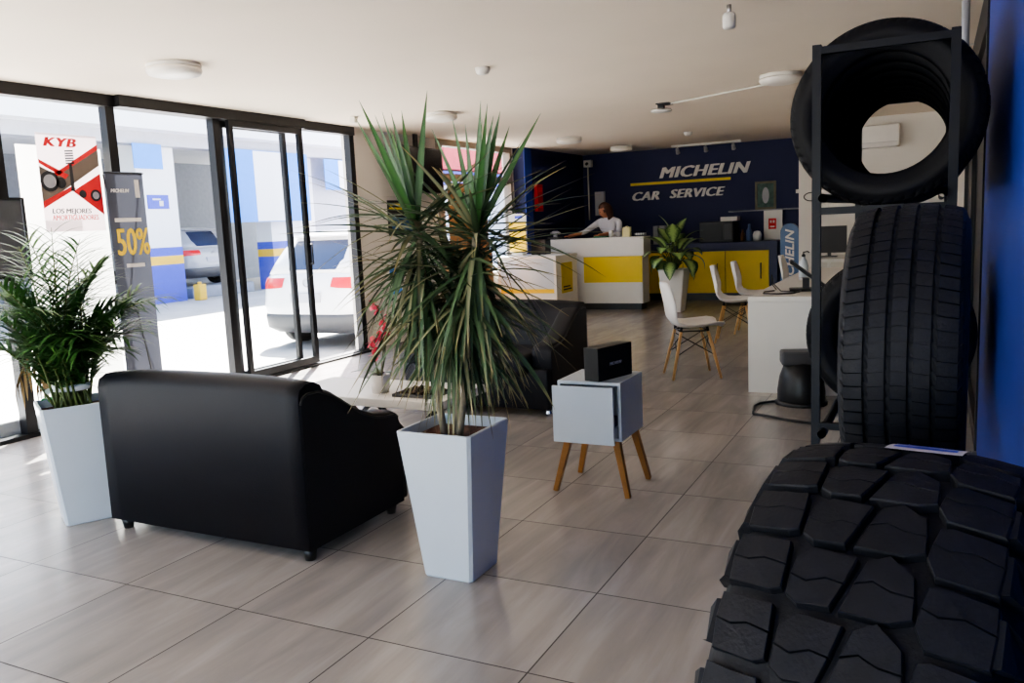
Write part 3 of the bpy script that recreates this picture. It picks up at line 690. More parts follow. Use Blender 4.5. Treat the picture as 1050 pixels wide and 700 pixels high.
MB().box((-.14,-.09,.285),(.12,.09,.385),.018,3).build('motor_block', 'grey_plastic', t)
MB().lathe([(0,0),(.18,0),(.18,.02),(.165,.03),(0,.03)], 28).build('foot_ring', 'black_plastic', t)
o = MB().tube([(-1.03,6.16,.012),(-1.12,6.08,.01),(-1.14,5.98,.01),(-1.1,5.75,.01),(-.85,5.62,.01),(-.5,5.5,.01)], .009, 8).build('power_cord', 'black_plastic'); tag(o, 'black power cord looping on the floor by the black appliance', 'cord')

# ------------------------------------------------------------------ tyres
def tyre_mesh(R, w, rim, grooves=True, N=70, bm_n=None):
    """axis = x, centred; returns MB"""
    hw = w/2; tw = hw*.86
    gx = [-.52*tw*1.15, -.17*tw*1.15, .17*tw*1.15, .52*tw*1.15]; gw = .0045; gd = .008
    prof = []      # (x, r, kind)
    def crown(x): return R - .012*(abs(x)/tw)**2.6
    side = [(rim, hw*.72), (rim+.006, hw*.80), (rim+.018, hw*.82), (rim+(R-rim)*.3, hw*.97), (rim+(R-rim)*.5, hw), (rim+(R-rim)*.68, hw*.985), (R-.035, hw*.95), (R-.02, hw*.915)]
    L_ = [(-x, r, 0) for r, x in side]
    T_ = [(-tw, R-.012, 1)]
    xs = []
    for g in gx: xs += [(g-gw-.001, 0), (g-gw, gd), (g+gw, gd), (g+gw+.001, 0)]
    ext = [(-tw*.86, 0), (-tw*.72, 0), (-tw*.36, 0), (-.05*tw, 0), (.05*tw, 0), (tw*.36, 0), (tw*.72, 0), (tw*.86, 0)]
    T_ += [(x, crown(x)-d, 2 if d == 0 else 0) for x, d in sorted(xs+ext)] + [(tw, R-.012, 1)]
    R_ = [(x, r, 0) for r, x in reversed(side)]
    prof = L_ + T_ + R_
    inner = [(hw*.62, rim-.004, 0), (hw*.78, rim+.03, 0), (hw*.86, rim+(R-rim)*.5, 0), (hw*.8, R-.03, 0), (0, R-.022, 0), (-hw*.8, R-.03, 0), (-hw*.86, rim+(R-rim)*.5, 0), (-hw*.78, rim+.03, 0), (-hw*.62, rim-.004, 0)]
    prof = prof + inner; k = len(prof)
    m = MB(); angs = []
    if grooves:
        for i in range(N):
            a = 2*pi*i/N; st = 2*pi/N; angs += [(a, 0), (a+st*.86, 0), (a+st*.87, 1), (a+st*.99, 1)]
    else: angs = [(2*pi*i/N, 0) for i in range(N)]
    n = len(angs)
    for ia, (a, cut) in enumerate(angs):
        for x, r, kd in prof:
            rr = r
            sh = abs(x) > tw*.60
            aa = a
            if kd and cut and sh: rr = r-.006
            if kd == 2 and not sh and cut: rr = r-.0022
            if kd: aa = a + .10*(x/tw)*(1 if x > 0 else -1)*(2*pi/N)*4
            m.v.append((x, rr*cos(aa), rr*sin(aa)))
    for i in range(n):
        for j in range(k):
            j2 = (j+1) % k; i2 = (i+1) % n
            m.face((i*k+j, i*k+j2, i2*k+j2, i2*k+j), None, not grooves or prof[j][2] == 0)
    return m

# tread-facing road tyre, axis along x, on a low steel stand
RT = .325
t = thing('road_tyre', 'black road tyre with its grooved tread facing the viewer, in front of the rack', 'tyre', (-.052, 2.115, 1.048), RAD(-2))
tyre_mesh(RT, .240, .2).build('tread_ring', 'rubber_tread', t)
s = thing('tyre_stand', 'low black steel stand under the tread-facing road tyre', 'stand', (-.052, 2.115, 0))
for x in (-.1,.1):
    for y in (-.13,.13): MB().tube([(x,y,0),(x,y,.76)], .016, 4).build('leg', 'rack', s)
for y in (-.13,.13):
    zr = 1.048-math.sqrt(.3425**2-.13**2); MB().tube([(-.13,y,zr-.001),(.13,y,zr-.001)], .0165, 10).build('rail', 'rack', s)
for x in (-.1,.1): MB().tube([(x,-.13,.2),(x,.13,.2)], .012, 4).build('cross_bar', 'rack', s)

# tyre rack
RXC = -.175
t = thing('tyre_rack', 'dark blue steel tube rack holding two rows of tyres against the right wall', 'rack', (RXC, 3.25, 0))
for y in (0, 1.8):
    for x in (-.218, .218): MB().tube([(x,y,0),(x,y,1.945)], .021, 4).build('upright', 'rack', t)
    for z in (.15, .57, 1.365, 1.925): MB().tube([(-.218,y,z),(.218,y,z)], .018, 4).build('cross_bar', 'rack', t)
R1 = .33
ZU, ZL = 1.70, .84
for zc in (ZU, ZL):
    for x in (-.19,.19):
        z = zc-math.sqrt((R1+.0165)**2-.19**2); MB().tube([(x,-.06,z),(x,1.86,z)], [.016,.016], 12, cap=False).build('rail', 'rack', t)
for x in (-.218,.218):
    MB().tube([(x,0,1.925),(x,1.8,1.925)], .016, 4).build('top_bar', 'rack', t)
def row_tyre(y, z, label, group, first=[None]):
    if first[0] is None:
        a = thing('rack_tyre', label, 'tyre', (RXC,y,z), RAD(90), group)
        tyre_mesh(R1, .225, .215, N=56).build('tyre_ring', 'rubber', a); first[0] = a; return a
    return dup(first[0], (RXC,y,z), (0,0,RAD(90)), label, group)
ords = ['front tyre of the upper rack row, its open hole facing the viewer', 'second tyre of the upper rack row, behind the front one', 'third tyre of the upper rack row', 'fourth tyre of the upper rack row', 'fifth tyre of the upper rack row', 'sixth tyre of the upper rack row', 'rearmost tyre of the upper rack row, farthest inside the hole']
for i in range(7): row_tyre(3.42+.24*i, ZU, ords[i], 'tyres on the upper rack row')
ords = ['front tyre of the lower rack row, left sidewall showing beside the rack post', 'second tyre of the lower rack row', 'third tyre of the lower rack row', 'rear tyre of the lower rack row']
for i in range(4): row_tyre(3.86+.24*i, ZL, ords[i], 'tyres on the lower rack row')

# mud-terrain tyre in the foreground
def mud_tyre(RM, w, rim, N):
    m = MB(); hw = w/2; dep = .017; Rb = RM-dep
    side = [(rim, hw*.70), (rim+.008, hw*.80), (rim+.03, hw*.86), (rim+(RM-rim)*.35, hw*1.05), (rim+(RM-rim)*.55, hw*1.1), (rim+(RM-rim)*.75, hw*1.08), (Rb-.035, hw*1.02), (Rb-.012, hw*.95)]
    outer = [(-x, r) for r, x in side] + [(-hw*.8,Rb-.004),(-hw*.4,Rb),(0,Rb),(hw*.4,Rb),(hw*.8,Rb-.004)] + [(x, r) for r, x in reversed(side)]
    inner = [(hw*.6,rim-.004),(hw*.85,rim+.05),(hw*.9,Rb-.05),(0,Rb-.02),(-hw*.9,Rb-.05),(-hw*.85,rim+.05),(-hw*.6,rim-.004)]
    pr = outer+inner; k = len(pr); n = 96
    for i in range(n):
        a = 2*pi*i/n
        for x, r in pr: m.v.append((x, r*cos(a), r*sin(a)))
    for i in range(n):
        for j in range(k): m.face((i*k+j, i*k+(j+1)%k, ((i+1)%n)*k+(j+1)%k, ((i+1)%n)*k+j), None, True)
    st = 2*pi/N
    def crown(x): return RM - .016*(abs(x)/hw)**3
    def block(poly, a0):
        """poly: (lateral -1..1, along 0..1 of a pitch); raised lug with chamfered edge"""
        nn = len(poly); cx = sum(p[0] for p in poly)/nn; cy_ = sum(p[1] for p in poly)/nn; o = len(m.v)
        for lv, (shr, dz) in enumerate(((1.0, -.019), (.985, -.003), (.94, 0.0))):
            for x, y in poly:
                xx = (cx+(x-cx)*shr)*hw; a = a0+(cy_+(y-cy_)*shr)*st; r = crown(xx)+dz; m.v.append((xx, r*cos(a), r*sin(a)))
        for lv in (0,1):
            for j in range(nn): m.face((o+lv*nn+j, o+lv*nn+(j+1)%nn, o+(lv+1)*nn+(j+1)%nn, o+(lv+1)*nn+j), None, False)
        m.v.append((cx*hw, (crown(cx*hw)+.0)*cos(a0+cy_*st), (crown(cx*hw)+.0)*sin(a0+cy_*st))); c_ = len(m.v)-1
        for j in range(nn): m.face((o+2*nn+j, o+2*nn+(j+1)%nn, c_))
    def sipe(poly_lo, poly_hi, mid, a0):
        """split a block along a wavy line: lower and upper halves with a thin gap"""
        g = .005
        block(poly_lo + [(x, y-g) for x, y in reversed(mid)], a0); block([(x, y+g) for x, y in mid] + poly_hi, a0)
    for i in range(N):
        a0 = i*st
        # left shoulder lug
        sipe([(-.99,.0),(-.76,.06),(-.54,.08)], [(-.515,.84),(-.60,.90),(-.97,.83)], [(-1.0,.40),(-.86,.46),(-.72,.41),(-.52,.48)], a0)
        # centre pair, interlocking pentagons
        sipe([(-.47,.32),(-.34,.13),(-.0,.18)], [(-.13,1.0),(-.38,1.02),(-.48,.90)], [(-.485,.60),(-.35,.68),(-.2,.58),(-.06,.62)], a0)
        sipe([(.06,.20),(.22,.05),(.42,.32)], [(.46,.92),(.31,1.03),(-.07,1.02)], [(.0,.58),(.13,.50),(.27,.60),(.445,.62)], a0)
        # right shoulder lug (longer, staggered half a pitch)
        sipe([(.51,.42),(.60,.37),(.985,.45)], [(.97,1.30),(.54,1.26),(.46,.98)], [(.48,.72),(.6,.80),(.78,.74),(.99,.84)], a0)
        # side lugs running down the shoulders
        for sgn, off in ((-1,.08),(1,.54)):
            o = len(m.v); pts = [(.955,crown(hw)-.002,off+.02),(.955,crown(hw)-.002,off+.72),(1.05,Rb-.03,off+.66),(1.09,Rb-.075,off+.5),(1.09,Rb-.075,off+.2),(1.05,Rb-.03,off+.08)]
            for lift in (0, .012):
                for x, r, y in pts:
                    a = a0+(y-.35-off)*st*(1 if lift == 0 else .9)+(.35+off)*st; xx = sgn*(x*hw+lift - (.012 if lift == 0 else 0)); m.v.append((xx, r*cos(a), r*sin(a)))
            q = list(range(6)); m.face([o+6+j for j in (q if sgn < 0 else q[::-1])])
            for j in range(6): m.face((o+j, o+(j+1)%6, o+6+(j+1)%6, o+6+j) if sgn < 0 else (o+j, o+6+j, o+6+(j+1)%6, o+(j+1)%6))
    return m
RM = .488
t = thing('mud_terrain_tyre', 'big chunky-tread off-road tyre filling the lower right foreground', 'tyre', (-.047, 1.43, RM), RAD(-8.5))
mud_tyre(RM, .345, .215, 30).build('tread_ring', 'rubber_tread', t)
# paper label bent over the crown
m = MB(); n = 8; o = 0
for i in range(n+1):
    a = RAD(78)-RAD(15)*(i/n-.5)
    for x in (-.03, .085): r = RM+.0022; m.v.append((x, r*cos(a), r*sin(a)))
for i in range(n): m.face((2*i, 2*i+1, 2*i+3, 2*i+2))
lb = m.build('paper_label', 'sign_white', t)
m = MB()
for a0, a1, x0, x1 in ((.15,.32,-.02,.075),(.42,.55,-.022,.05),(.62,.85,-.015,.02),(.62,.72,.03,.075),(.78,.88,.03,.06)):
    pts = []
    for f, x in ((a0,x0),(a0,x1),(a1,x1),(a1,x0)): a = RAD(78)-RAD(15)*(f-.5); r = RM+.0034; pts.append((x, r*cos(a), r*sin(a)))
    m.quad(*pts)
m.build('label_print', 'facade_blue', lb)

# conduit pipe beside the right wall
o = MB().tube([(.12,5.7,CZ),(.12,5.7,1.9)], .022, 12).build('wall_pipe', 'shutter'); tag(o, 'pale vertical pipe dropping from the ceiling behind the tyre rack', 'pipe')

# ------------------------------------------------------------------ reception
t = thing('reception_counter', 'white reception counter with a yellow front panel', 'counter', (0,0,0))
MB().box((-5.64,12.1,.82),(-3.9,12.45,1.10),.006).build('upper_band', 'white_matte', t)
MB().box((-5.64,12.12,.10),(-4.88,12.43,.82)).build('left_front', 'white_matte', t)
MB().box((-4.88,12.12,.10),(-3.93,12.43,.82)).build('body', 'white_matte', t)
MB().box((-4.87,12.108,.42),(-3.935,12.12,.815)).build('yellow_panel', 'yellow', t)
MB().box((-4.87,12.108,.105),(-3.935,12.12,.42)).build('white_panel', 'white_matte', t)
MB().box((-5.6,12.16,0),(-3.97,12.4,.10)).build('plinth', 'black_plastic', t)
t = thing('display_case', 'low white glass-fronted display case at the left of the reception counter', 'display case', (0,0,0))
MB().box((-5.8,11.02,.0),(-4.86,11.8,.35)).box((-5.8,11.72,.35),(-4.86,11.8,.86)).box((-4.9,11.02,.35),(-4.86,11.72,.86)).box((-5.8,11.02,.35),(-5.76,11.72,.86)).build('carcass', 'white_matte', t)
MB().box((-5.8,11.0,.86),(-4.85,11.8,.9),.004).build('top_panel', 'white_matte', t)
MB().box((-5.76,11.025,.35),(-4.9,11.033,.86)).build('glass_front', 'white_gloss', t)
MB().box((-5.76,11.018,.36),(-4.9,11.024,.42)).build('yellow_strip', 'banner_yellow', t)
MB().box((-4.86,11.2,.34),(-4.853,11.6,.78)).build('yellow_sticker', 'sign_yellow', t)
MB().box((-4.853,11.25,.38),(-4.85,11.55,.4)).box((-4.853,11.25,.42),(-4.85,11.5,.44)).build('sticker_print', 'print_dark', t)
# flyer stand on display case
t = thing('flyer_board', 'yellow and white flyer board standing on the display case', 'flyer board', (-5.58, 11.3, .9), RAD(-12))
MB().box((-.16,-.01,.04),(.16,.01,.62)).box((-.1,-.05,0),(.1,.06,.04)).build('panel', 'board', t)
m = MB(); m.box((-.155,-.014,.06),(.155,-.01,.5)); m.build('yellow_print', 'banner_yellow', t)
m = MB(); m.box((-.04,-.014,.55),(.1,-.01,.59)); m.build('blue_print', 'facade_blue', t)
m = MB(); m.box((-.155,-.017,.36),(.155,-.014,.4)); m.box((-.1,-.017,.24),(.05,-.014,.27)); m.box((-.1,-.017,.18),(.0,-.014,.2)); m.build('dark_print', 'print_dark', t)
o = B((-.12,-.1,0),(.12,.1,.22),.01).build('black_device', 'black_plastic'); o.location = (-5.35, 11.6, .9); tag(o, 'small black device on the display case beside the flyer board', 'device')
# things on the counter
def solo_box(name, lo, hi, mt, label, cat, bev=.003, group=None):
    o = B(lo, hi, bev).build(name, mt); return tag(o, label, cat, group)
t = thing('paper_cup_white', 'white paper cup on the reception counter in front of the person', 'cup', (-4.48,12.3,1.10)); t.name = 'paper_cup'
MB().lathe([(0,0),(.03,0),(.04,.11),(.036,.11),(.03,.01),(0,.01)], 20).build('cup_body', 'white_matte', t)
t = thing('napkin_box', 'cream carton with torn top on the reception counter', 'box', (-4.24,12.35,1.10))
MB().box((-.055,-.05,0),(.055,.05,.12)).prism([(-.055,.12),(-.04,.15),(-.02,.135),(0,.165),(.025,.14),(.055,.15),(.055,.12)], -.05, .05, Matrix.Rotation(pi/2,4,'X')).build('carton', 'cream', t)
solo_box('green_booklet', (-4.75,12.25,1.10), (-4.52,12.4,1.125), 'paper_green', 'dark green booklet lying on the counter in front of the person', 'booklet')
solo_box('clear_jar', (-4.43,12.36,1.10), (-4.35,12.44,1.19), 'print_grey', 'small grey clear container beside the white cup', 'container', .01)
t = thing('wire_rack', 'small dark wire rack on the right end of the reception counter', 'wire rack', (-4.04,12.35,1.10))
m = MB()
for z in (.02,.07): m.tube([(-.12,-.06,z),(.1,-.06,z),(.1,.06,z),(-.12,.06,z),(-.12,-.06,z)], .004, 5)
for k in range(7): m.tube([(-.12+.036*k,-.06,0),(-.12+.036*k,-.06,.075)], .003, 5)
m.build('wires', 'wire', t); MB().box((-.06,-.05,.015),(.09,.05,.05)).build('card_stack', 'white_matte', t)
t = thing('desk_phone', 'cluttered dark desk telephone on the left part of the counter', 'telephone', (-5.42,12.3,1.10))
MB().box((-.1,-.08,0),(.1,.08,.04),.01).build('phone_base', 'grey_plastic', t)
MB().tube([(-.08,.02,.09),(-.03,.02,.12),(.03,.02,.12),(.08,.02,.09)], [.022,.014,.014,.022], 10).box((-.03,0,.04),(.03,.04,.11)).build('handset', 'print_grey', t)

# person behind the counter
def person():
    t = thing('person', 'person with shoulder-length brown hair and white shirt leaning over the reception counter', 'person', (-4.72, 12.98, 0))
    J = {'pel':((.02,.16,.93),.135),'wst':((.02,.12,1.05),.125),'chest':((0,.0,1.22),.145),'upc':((-.02,-.06,1.33),.115),'neck':((-.03,-.10,1.41),.05),
         'shl':((-.19,-.07,1.33),.06),'ell':((-.36,-.25,1.19),.042),'wrl':((-.49,-.47,1.145),.028),'hal':((-.54,-.53,1.135),.026),
         'shr':((.16,-.06,1.33),.06),'elr':((.20,-.2,1.16),.042),'wrr':((-.0,-.42,1.14),.028),'har':((-.06,-.47,1.135),.026),
         'hpl':((-.08,.17,.86),.1),'knl':((-.09,.14,.47),.062),'anl':((-.09,.18,.08),.042),'tol':((-.1,.04,.03),.032),
         'hpr':((.12,.17,.86),.1),'knr':((.12,.14,.47),.062),'anr':((.12,.18,.08),.042),'tor':((.13,.04,.03),.032)}
    E_ = [('pel','wst'),('wst','chest'),('chest','upc'),('upc','neck'),('upc','shl'),('shl','ell'),('ell','wrl'),('wrl','hal'),('upc','shr'),('shr','elr'),('elr','wrr'),('wrr','har'),
          ('pel','hpl'),('hpl','knl'),('knl','anl'),('anl','tol'),('pel','hpr'),('hpr','knr'),('knr','anr'),('anr','tor')]
    def skin(name, verts, edges, radii, mt, root=0):
        me = bpy.data.meshes.new(name); me.from_pydata(verts, edges, []); o = bpy.data.objects.new(name, me); C.objects.link(o)
        md_ = o.modifiers.new('Skin', 'SKIN'); md_.use_smooth_shade = True
        if not me.skin_vertices: 
            bpy.context.view_layer.objects.active = o
        sv = me.skin_vertices[0].data
        for i, r in enumerate(radii): sv[i].radius = (r, r); sv[i].use_root = (i == root)
        s2 = o.modifiers.new('Sub', 'SUBSURF'); s2.levels = 2; s2.render_levels = 2
        for m_ in (mt if isinstance(mt, list) else [mt]): me.materials.append(M[m_])
        o.parent = t; return o
    ks = list(J); body = skin('body', [J[k][0] for k in ks], [(ks.index(a), ks.index(b)) for a, b in E_], [J[k][1] for k in ks], 'shirt')
    # convert to a mesh so that cloth/skin zones can be assigned
    dg = bpy.context.evaluated_depsgraph_get(); bpy.context.view_layer.update()
    me = bpy.data.meshes.new_from_object(body.evaluated_get(dg)); bpy.data.objects.remove(body)
    # fingers and thumbs joined into the same body mesh
    bm = bmesh.new(); bm.from_mesh(me)
    fm = MB()
    for hx, sgn in ((V((-.54,-.53,1.135)),1),(V((-.06,-.47,1.135)),1)):
        d = V((-.75,-.66,-.05)).normalized() if hx.x < -.3 else V((-.8,-.6,-.05)).normalized(); sd = V((-d.y, d.x, 0))
        for k, l in enumerate((.062,.07,.066,.052)):
            b0 = hx + sd*(.024-.016*k); fm.tube([b0, b0+d*l*.6+V((0,0,.008)), b0+d*l+V((0,0,-.006))], [.009,.0085,.006], 7)
        fm.tube([hx-d*.02+sd*.02, hx+d*.01+sd*.05, hx+d*.035+sd*.055], [.011,.009,.007], 7)
    # head: sculpted ellipsoid looking down to the left
    hc = V((-.05,-.135,1.515)); rot = Matrix.Rotation(RAD(-62),3,'Z') @ Matrix.Rotation(RAD(22),3,'X')
    hm = bmesh.new(); bmesh.ops.create_uvsphere(hm, u_segments=28, v_segments=20, radius=1)
    for v in hm.verts:
        p = v.co.copy(); x, y, z = p.x*.076, p.y*.098, p.z*.118
        if z < 0: x *= 1+.9*z/.118*.28; y = y*(1+.2*z/.118) - (.012 if y < 0 else 0)*(-z/.118)
        if y < 0:
            if abs(x) < .014 and -.035 < z < .015: y -= .018*(1-abs(x)/.014)*(1-(z+.035)/.06)
            if abs(abs(x)-.03) < .014 and .0 < z < .025: y += .008
            if abs(x) < .025 and abs(z+.055) < .01: y -= .004
        v.co = hc + rot @ V((x,y,z))
    fm.bm(hm, None, True)
    o2 = len(fm.v)
    for s_ in (-1,1):
        em = bmesh.new(); bmesh.ops.create_uvsphere(em, u_segments=10, v_segments=8, radius=1)
        for v in em.verts: v.co = hc + rot @ V((s_*.077+v.co.x*.008, .012+v.co.y*.018, v.co.z*.028))
        fm.bm(em, None, True)
    tmp = bpy.data.meshes.new('tmp'); tmp.from_pydata(fm.v, [], fm.f); bm.from_mesh(tmp); bpy.data.meshes.remove(tmp)
    bm.to_mesh(me); bm.free(); me.materials.clear()
    for k in ('shirt','skin','trousers'): me.materials.append(M[k])
    for p in me.polygons:
        c = p.center; p.use_smooth = True
        p.material_index = 2 if c.z < .98 else (1 if (c.z > 1.405 or (c.y < -.34 and c.z < 1.19)) else 0)
    b2 = bpy.data.objects.new('body', me); C.objects.link(b2); b2.parent = t
    h = MB(); hm = bmesh.new(); bmesh.ops.create_uvsphere(hm, u_segments=28, v_segments=20, radius=1)
    dele = []
    for v in hm.verts:
        p = v.co.copy(); x, y, z = p.x*.092, p.y*.112+.012, p.z*.13+.008
        if z < 0: z *= 1.45; x *= 1.08
        if p.y < -.35 and p.z < .45 and abs(p.x) < .86: dele.append(v)
        v.co = hc + rot @ V((x,y,z))
    bmesh.ops.delete(hm, geom=dele, context='VERTS')
    h.bm(hm, None, True); ob = h.build('hair', 'hair', t)
    so_ = ob.modifiers.new('Solid', 'SOLIDIFY'); so_.thickness = .012
    e = MB()
    for s_ in (-1,1):
        em = bmesh.new(); bmesh.ops.create_uvsphere(em, u_segments=10, v_segments=8, radius=.009)
        for v in em.verts: v.co = v.co + hc + rot @ V((s_*.03,-.083,.012))
        e.bm(em, None, True)
    e.build('eyes', 'eye', t)
    MB().tube([hc+rot@V((-.022,-.092,-.053)), hc+rot@V((0,-.099,-.056)), hc+rot@V((.022,-.092,-.053))], [.003,.006,.003], 7).build('mouth', 'lip', t)
person()

# back cabinets with yellow fronts
t = thing('back_cabinet', 'long low cabinet with yellow doors and navy top along the back wall', 'cabinet', (0,0,0))
MB().box((-4.3,13.55,.1),(-2.22,YB-.01,.82)).build('carcass', 'navy_lam', t)
MB().box((-4.32,13.5,.82),(-2.2,YB-.005,.93),.004).build('worktop', 'navy_lam', t)
MB().box((-4.28,13.62,0),(-2.26,YB-.02,.1)).build('plinth', 'black_plastic', t)
for a, b in ((-4.29,-3.71),(-3.7,-3.02),(-3.01,-2.34)):
    d = MB().box((a,13.53,.12),(b,13.55,.79),.002).build('door', 'yellow', t)
    MB().tube([(b-.12,13.528,.35),(b-.12,13.51,.37),(b-.12,13.51,.57),(b-.12,13.528,.59)], .008, 6).build('handle', 'grey_plastic', d)
def onc(name, x0, x1, z1, y0, y1, mt, label, cat, bev=.006, grp=None): return solo_box(name, (x0,y0,.93), (x1,y1,.93+z1), mt, label, cat, bev, grp)
for i, (x, lab) in enumerate(((-4.22,'tall grey box file on the back cabinet, leftmost of three'),(-4.11,'tall grey box file on the back cabinet, middle of three'),(-3.98,'tall grey box file on the back cabinet, rightmost of three'))):
    onc('box_file', x, x+.085, .30, 13.62, 13.9, 'print_grey', lab, 'box file', .003, 'box files on the back cabinet')
t = thing('microwave_oven', 'dark microwave oven with glass front on the back cabinet', 'microwave', (-3.18, 13.8, .93))
MB().box((-.27,-.17,0),(.27,.2,.33),.008).build('housing', 'black_plastic', t)
MB().box((-.25,-.178,.03),(.1,-.17,.30)).build('door', 'dark_glass', t)
MB().box((.13,-.176,.04),(.25,-.17,.29)).build('control_panel', 'grey_plastic', t)
o = B((-3.12,13.68,1.26),(-2.85,13.9,1.33),.004).build('white_carton', 'white_matte'); tag(o, 'flat white carton lying on top of the microwave', 'box')
def bottle(x, y, r, h, mt, label):
    o = MB().lathe([(0,0),(r,0),(r,h*.6),(r*.45,h*.78),(r*.4,h),(0,h)], 18).build('counter_bottle', mt); o.location = (x,y,.93); tag(o, label, 'bottle', 'bottles by the microwave')
bottle(-2.78,13.75,.035,.19,'bottle_amber','short amber bottle right of the microwave'); bottle(-2.68,13.75,.045,.27,'bottle_blue','tall blue bottle right of the microwave')
o = MB().lathe([(0,0),(.06,0),(.07,.1),(.05,.15),(0,.16)], 18).build('white_canister', 'white_matte'); o.location = (-2.55,13.72,.93); tag(o, 'squat white canister between the blue bottle and the white notice', 'canister')
t = thing('notice_board', 'white notice panel with a red square sign above the right end of the cabinet', 'notice', (-2.37, YB, 0))
MB().box((-.145,-.1,.93),(.145,-.07,1.40)).build('panel', 'white_matte', t)
r_ = MB().box((-.07,-.104,1.1),(.05,-.1,1.27)).build('red_square', 'red_bright', t)
MB().box((-.045,-.107,1.2),(-.02,-.104,1.24)).box((.0,-.107,1.2),(.025,-.104,1.24)).box((-.045,-.107,1.13),(.025,-.104,1.15)).build('white_print', 'sign_white', r_)
t = thing('framed_picture', 'green-toned picture in a dull gilt frame on the navy back wall', 'picture', (-2.5, YB, 1.42))
m = MB(); m.box((-.165,-.03,0),(.165,0,.035)); m.box((-.165,-.03,.415),(.165,0,.45)); m.box((-.165,-.03,.035),(-.13,0,.415)); m.box((.13,-.03,.035),(.165,0,.415)); m.build('frame', 'gilt', t)
MB().box((-.13,-.012,.035),(.13,-.004,.415)).build('print', 'icon_green', t)
m = MB(); m.prism([(.055*cos(a),.225+.13*sin(a)) for a in [2*pi*k/24 for k in range(24)]], .0125, .014, Matrix.Rotation(pi/2,4,'X')); m.build('pale_oval', 'print_grey', t)
o = MB().tube([(-3.1,YB-.012,1.41),(-1.7,YB-.012,1.41)], .012, 8).build('wall_conduit', 'print_grey'); tag(o, 'thin grey conduit running along the navy wall under the picture', 'conduit')
t = thing('wall_bracket', 'small white bracket fixed near the right end of the navy wall', 'bracket', (-2.0, YB, 1.68))
MB().box((-.03,-.03,-.03),(.02,0,.03)).build('mount', 'white_plain', t); MB().tube([(0,-.03,0),(.12,-.06,.015)], .012, 8).build('arm', 'white_plain', t)
t = thing('camera_pole', 'white conduit with a small camera box in the navy corner', 'security camera', (-5.53, 14.1, 0))
MB().tube([(0,0,1.38),(0,0,2.42)], .014, 8).build('conduit', 'white_plain', t); MB().box((-.05,-.09,2.3),(.09,.02,2.42),.01).build('camera_box', 'white_plain', t); MB().tube([(.02,-.09,2.36),(.02,-.12,2.35)], .025, 10).build('lens', 'black_plastic', t)
t = thing('electric_panel', 'small grey electric panel on the navy back wall behind the person', 'electric panel', (-5.35, YB, 1.45))
MB().box((-.09,-.05,0),(.09,.004,.42),.004).build('box', 'print_grey', t); MB().box((-.08,-.054,.01),(.08,-.05,.41)).build('door', 'shutter', t)
t = thing('wall_sign', 'large slanted white lettering over a yellow bar on the navy back wall', 'sign', (0, YB, 0))
text('MICHELIN', t, 'lettering', 'sign_white', (-4.28, -.02, 2.03), (1,0,0), (0,0,1), .255, 1.22, .28, 0, .02, spacing=1.08, dx=.026)
MB().box((-4.78,-.02,1.93),(-3.06,0,1.975)).build('yellow_bar', 'sign_yellow', t)
text('CAR', t, 'lower_lettering', 'sign_white', (-4.78, -.02, 1.675), (1,0,0), (0,0,1), .205, 1.16, .28, 0, .02, spacing=1.08, dx=.021)
text('SERVICE', t, 'lower_lettering', 'sign_white', (-4.10, -.02, 1.685), (1,0,0), (0,0,1), .205, 1.13, .28, 0, .02, spacing=1.08, dx=.021)
# illuminated totem beside the office wall
t = thing('blade_sign', 'tall blue round-topped totem with vertical white lettering by the office wall', 'sign', (-1.83, 12.25, 0))
MB().prism([(-.125,.02),(.125,.02),(.125,1.08)]+[(.125*cos(a),1.08+.125*sin(a)) for a in [pi*k/12 for k in range(1,12)]]+[(-.125,1.08)], -.04, .04, Matrix.Rotation(pi/2,4,'X')).build('panel', 'totem', t)
MB().box((-.16,-.12,0),(.16,.12,.02)).build('base_plate', 'steel', t)
text('MICHELIN', t, 'lettering', 'sign_white', (.055,-.041,.28), (0,0,1), (-1,0,0), .16, 1.15, .25, .004, .003)

# ------------------------------------------------------------------ left wall things
t = thing('wall_television', 'black flat television hung from the ceiling on the white wall', 'television', (-5.72, 8.92, 1.8), RAD(90+4))
MB().box((-.56,-.03,0),(.56,.02,.56),.006).build('housing', 'black_plastic', t)
MB().box((-.545,-.034,.015),(.545,-.03,.545)).build('screen', 'screen', t)
MB().box((-.04,.02,.3),(.04,.05,CZ-1.8)).box((-.1,.02,.15),(.1,.05,.4)).build('ceiling_mount', 'black_alu', t)
t = thing('wall_poster', 'dark poster with yellow heading and blue picture under the television', 'poster', (WX, 8.67, 1.3), RAD(90))
MB().box((-.29,-.008,0),(.29,0,.42)).build('sheet', 'print_dark', t); MB().box((-.26,-.011,.36),(.2,-.008,.39)).box((-.26,-.011,.31),(.12,-.008,.335)).build('yellow_print', 'sign_yellow', t); MB().box((-.22,-.011,.05),(.26,-.008,.22)).build('blue_print', 'sky_print', t)
t = thing('lower_wall_poster', 'small blue and white poster low on the white wall behind the spiky plant', 'poster', (WX, 8.45, .58), RAD(90))
MB().box((-.14,-.008,0),(.14,0,.36)).build('sheet', 'white_matte', t); MB().box((-.12,-.011,.02),(.12,-.008,.1)).build('blue_print', 'banner_blue', t); MB().box((-.12,-.011,.26),(.12,-.008,.33)).build('blue_heading', 'banner_blue', t)
t = thing('carton_stack', 'tall brown cardboard carton with red print standing before the rear window', 'box', (-5.62, 10.0, 0))
MB().box((-.2,-.35,0),(.1,.35,1.0),.004).build('lower_carton', 'cardboard', t); MB().box((-.19,-.3,1.0),(.08,.3,1.93),.004).build('upper_carton', 'cardboard', t)
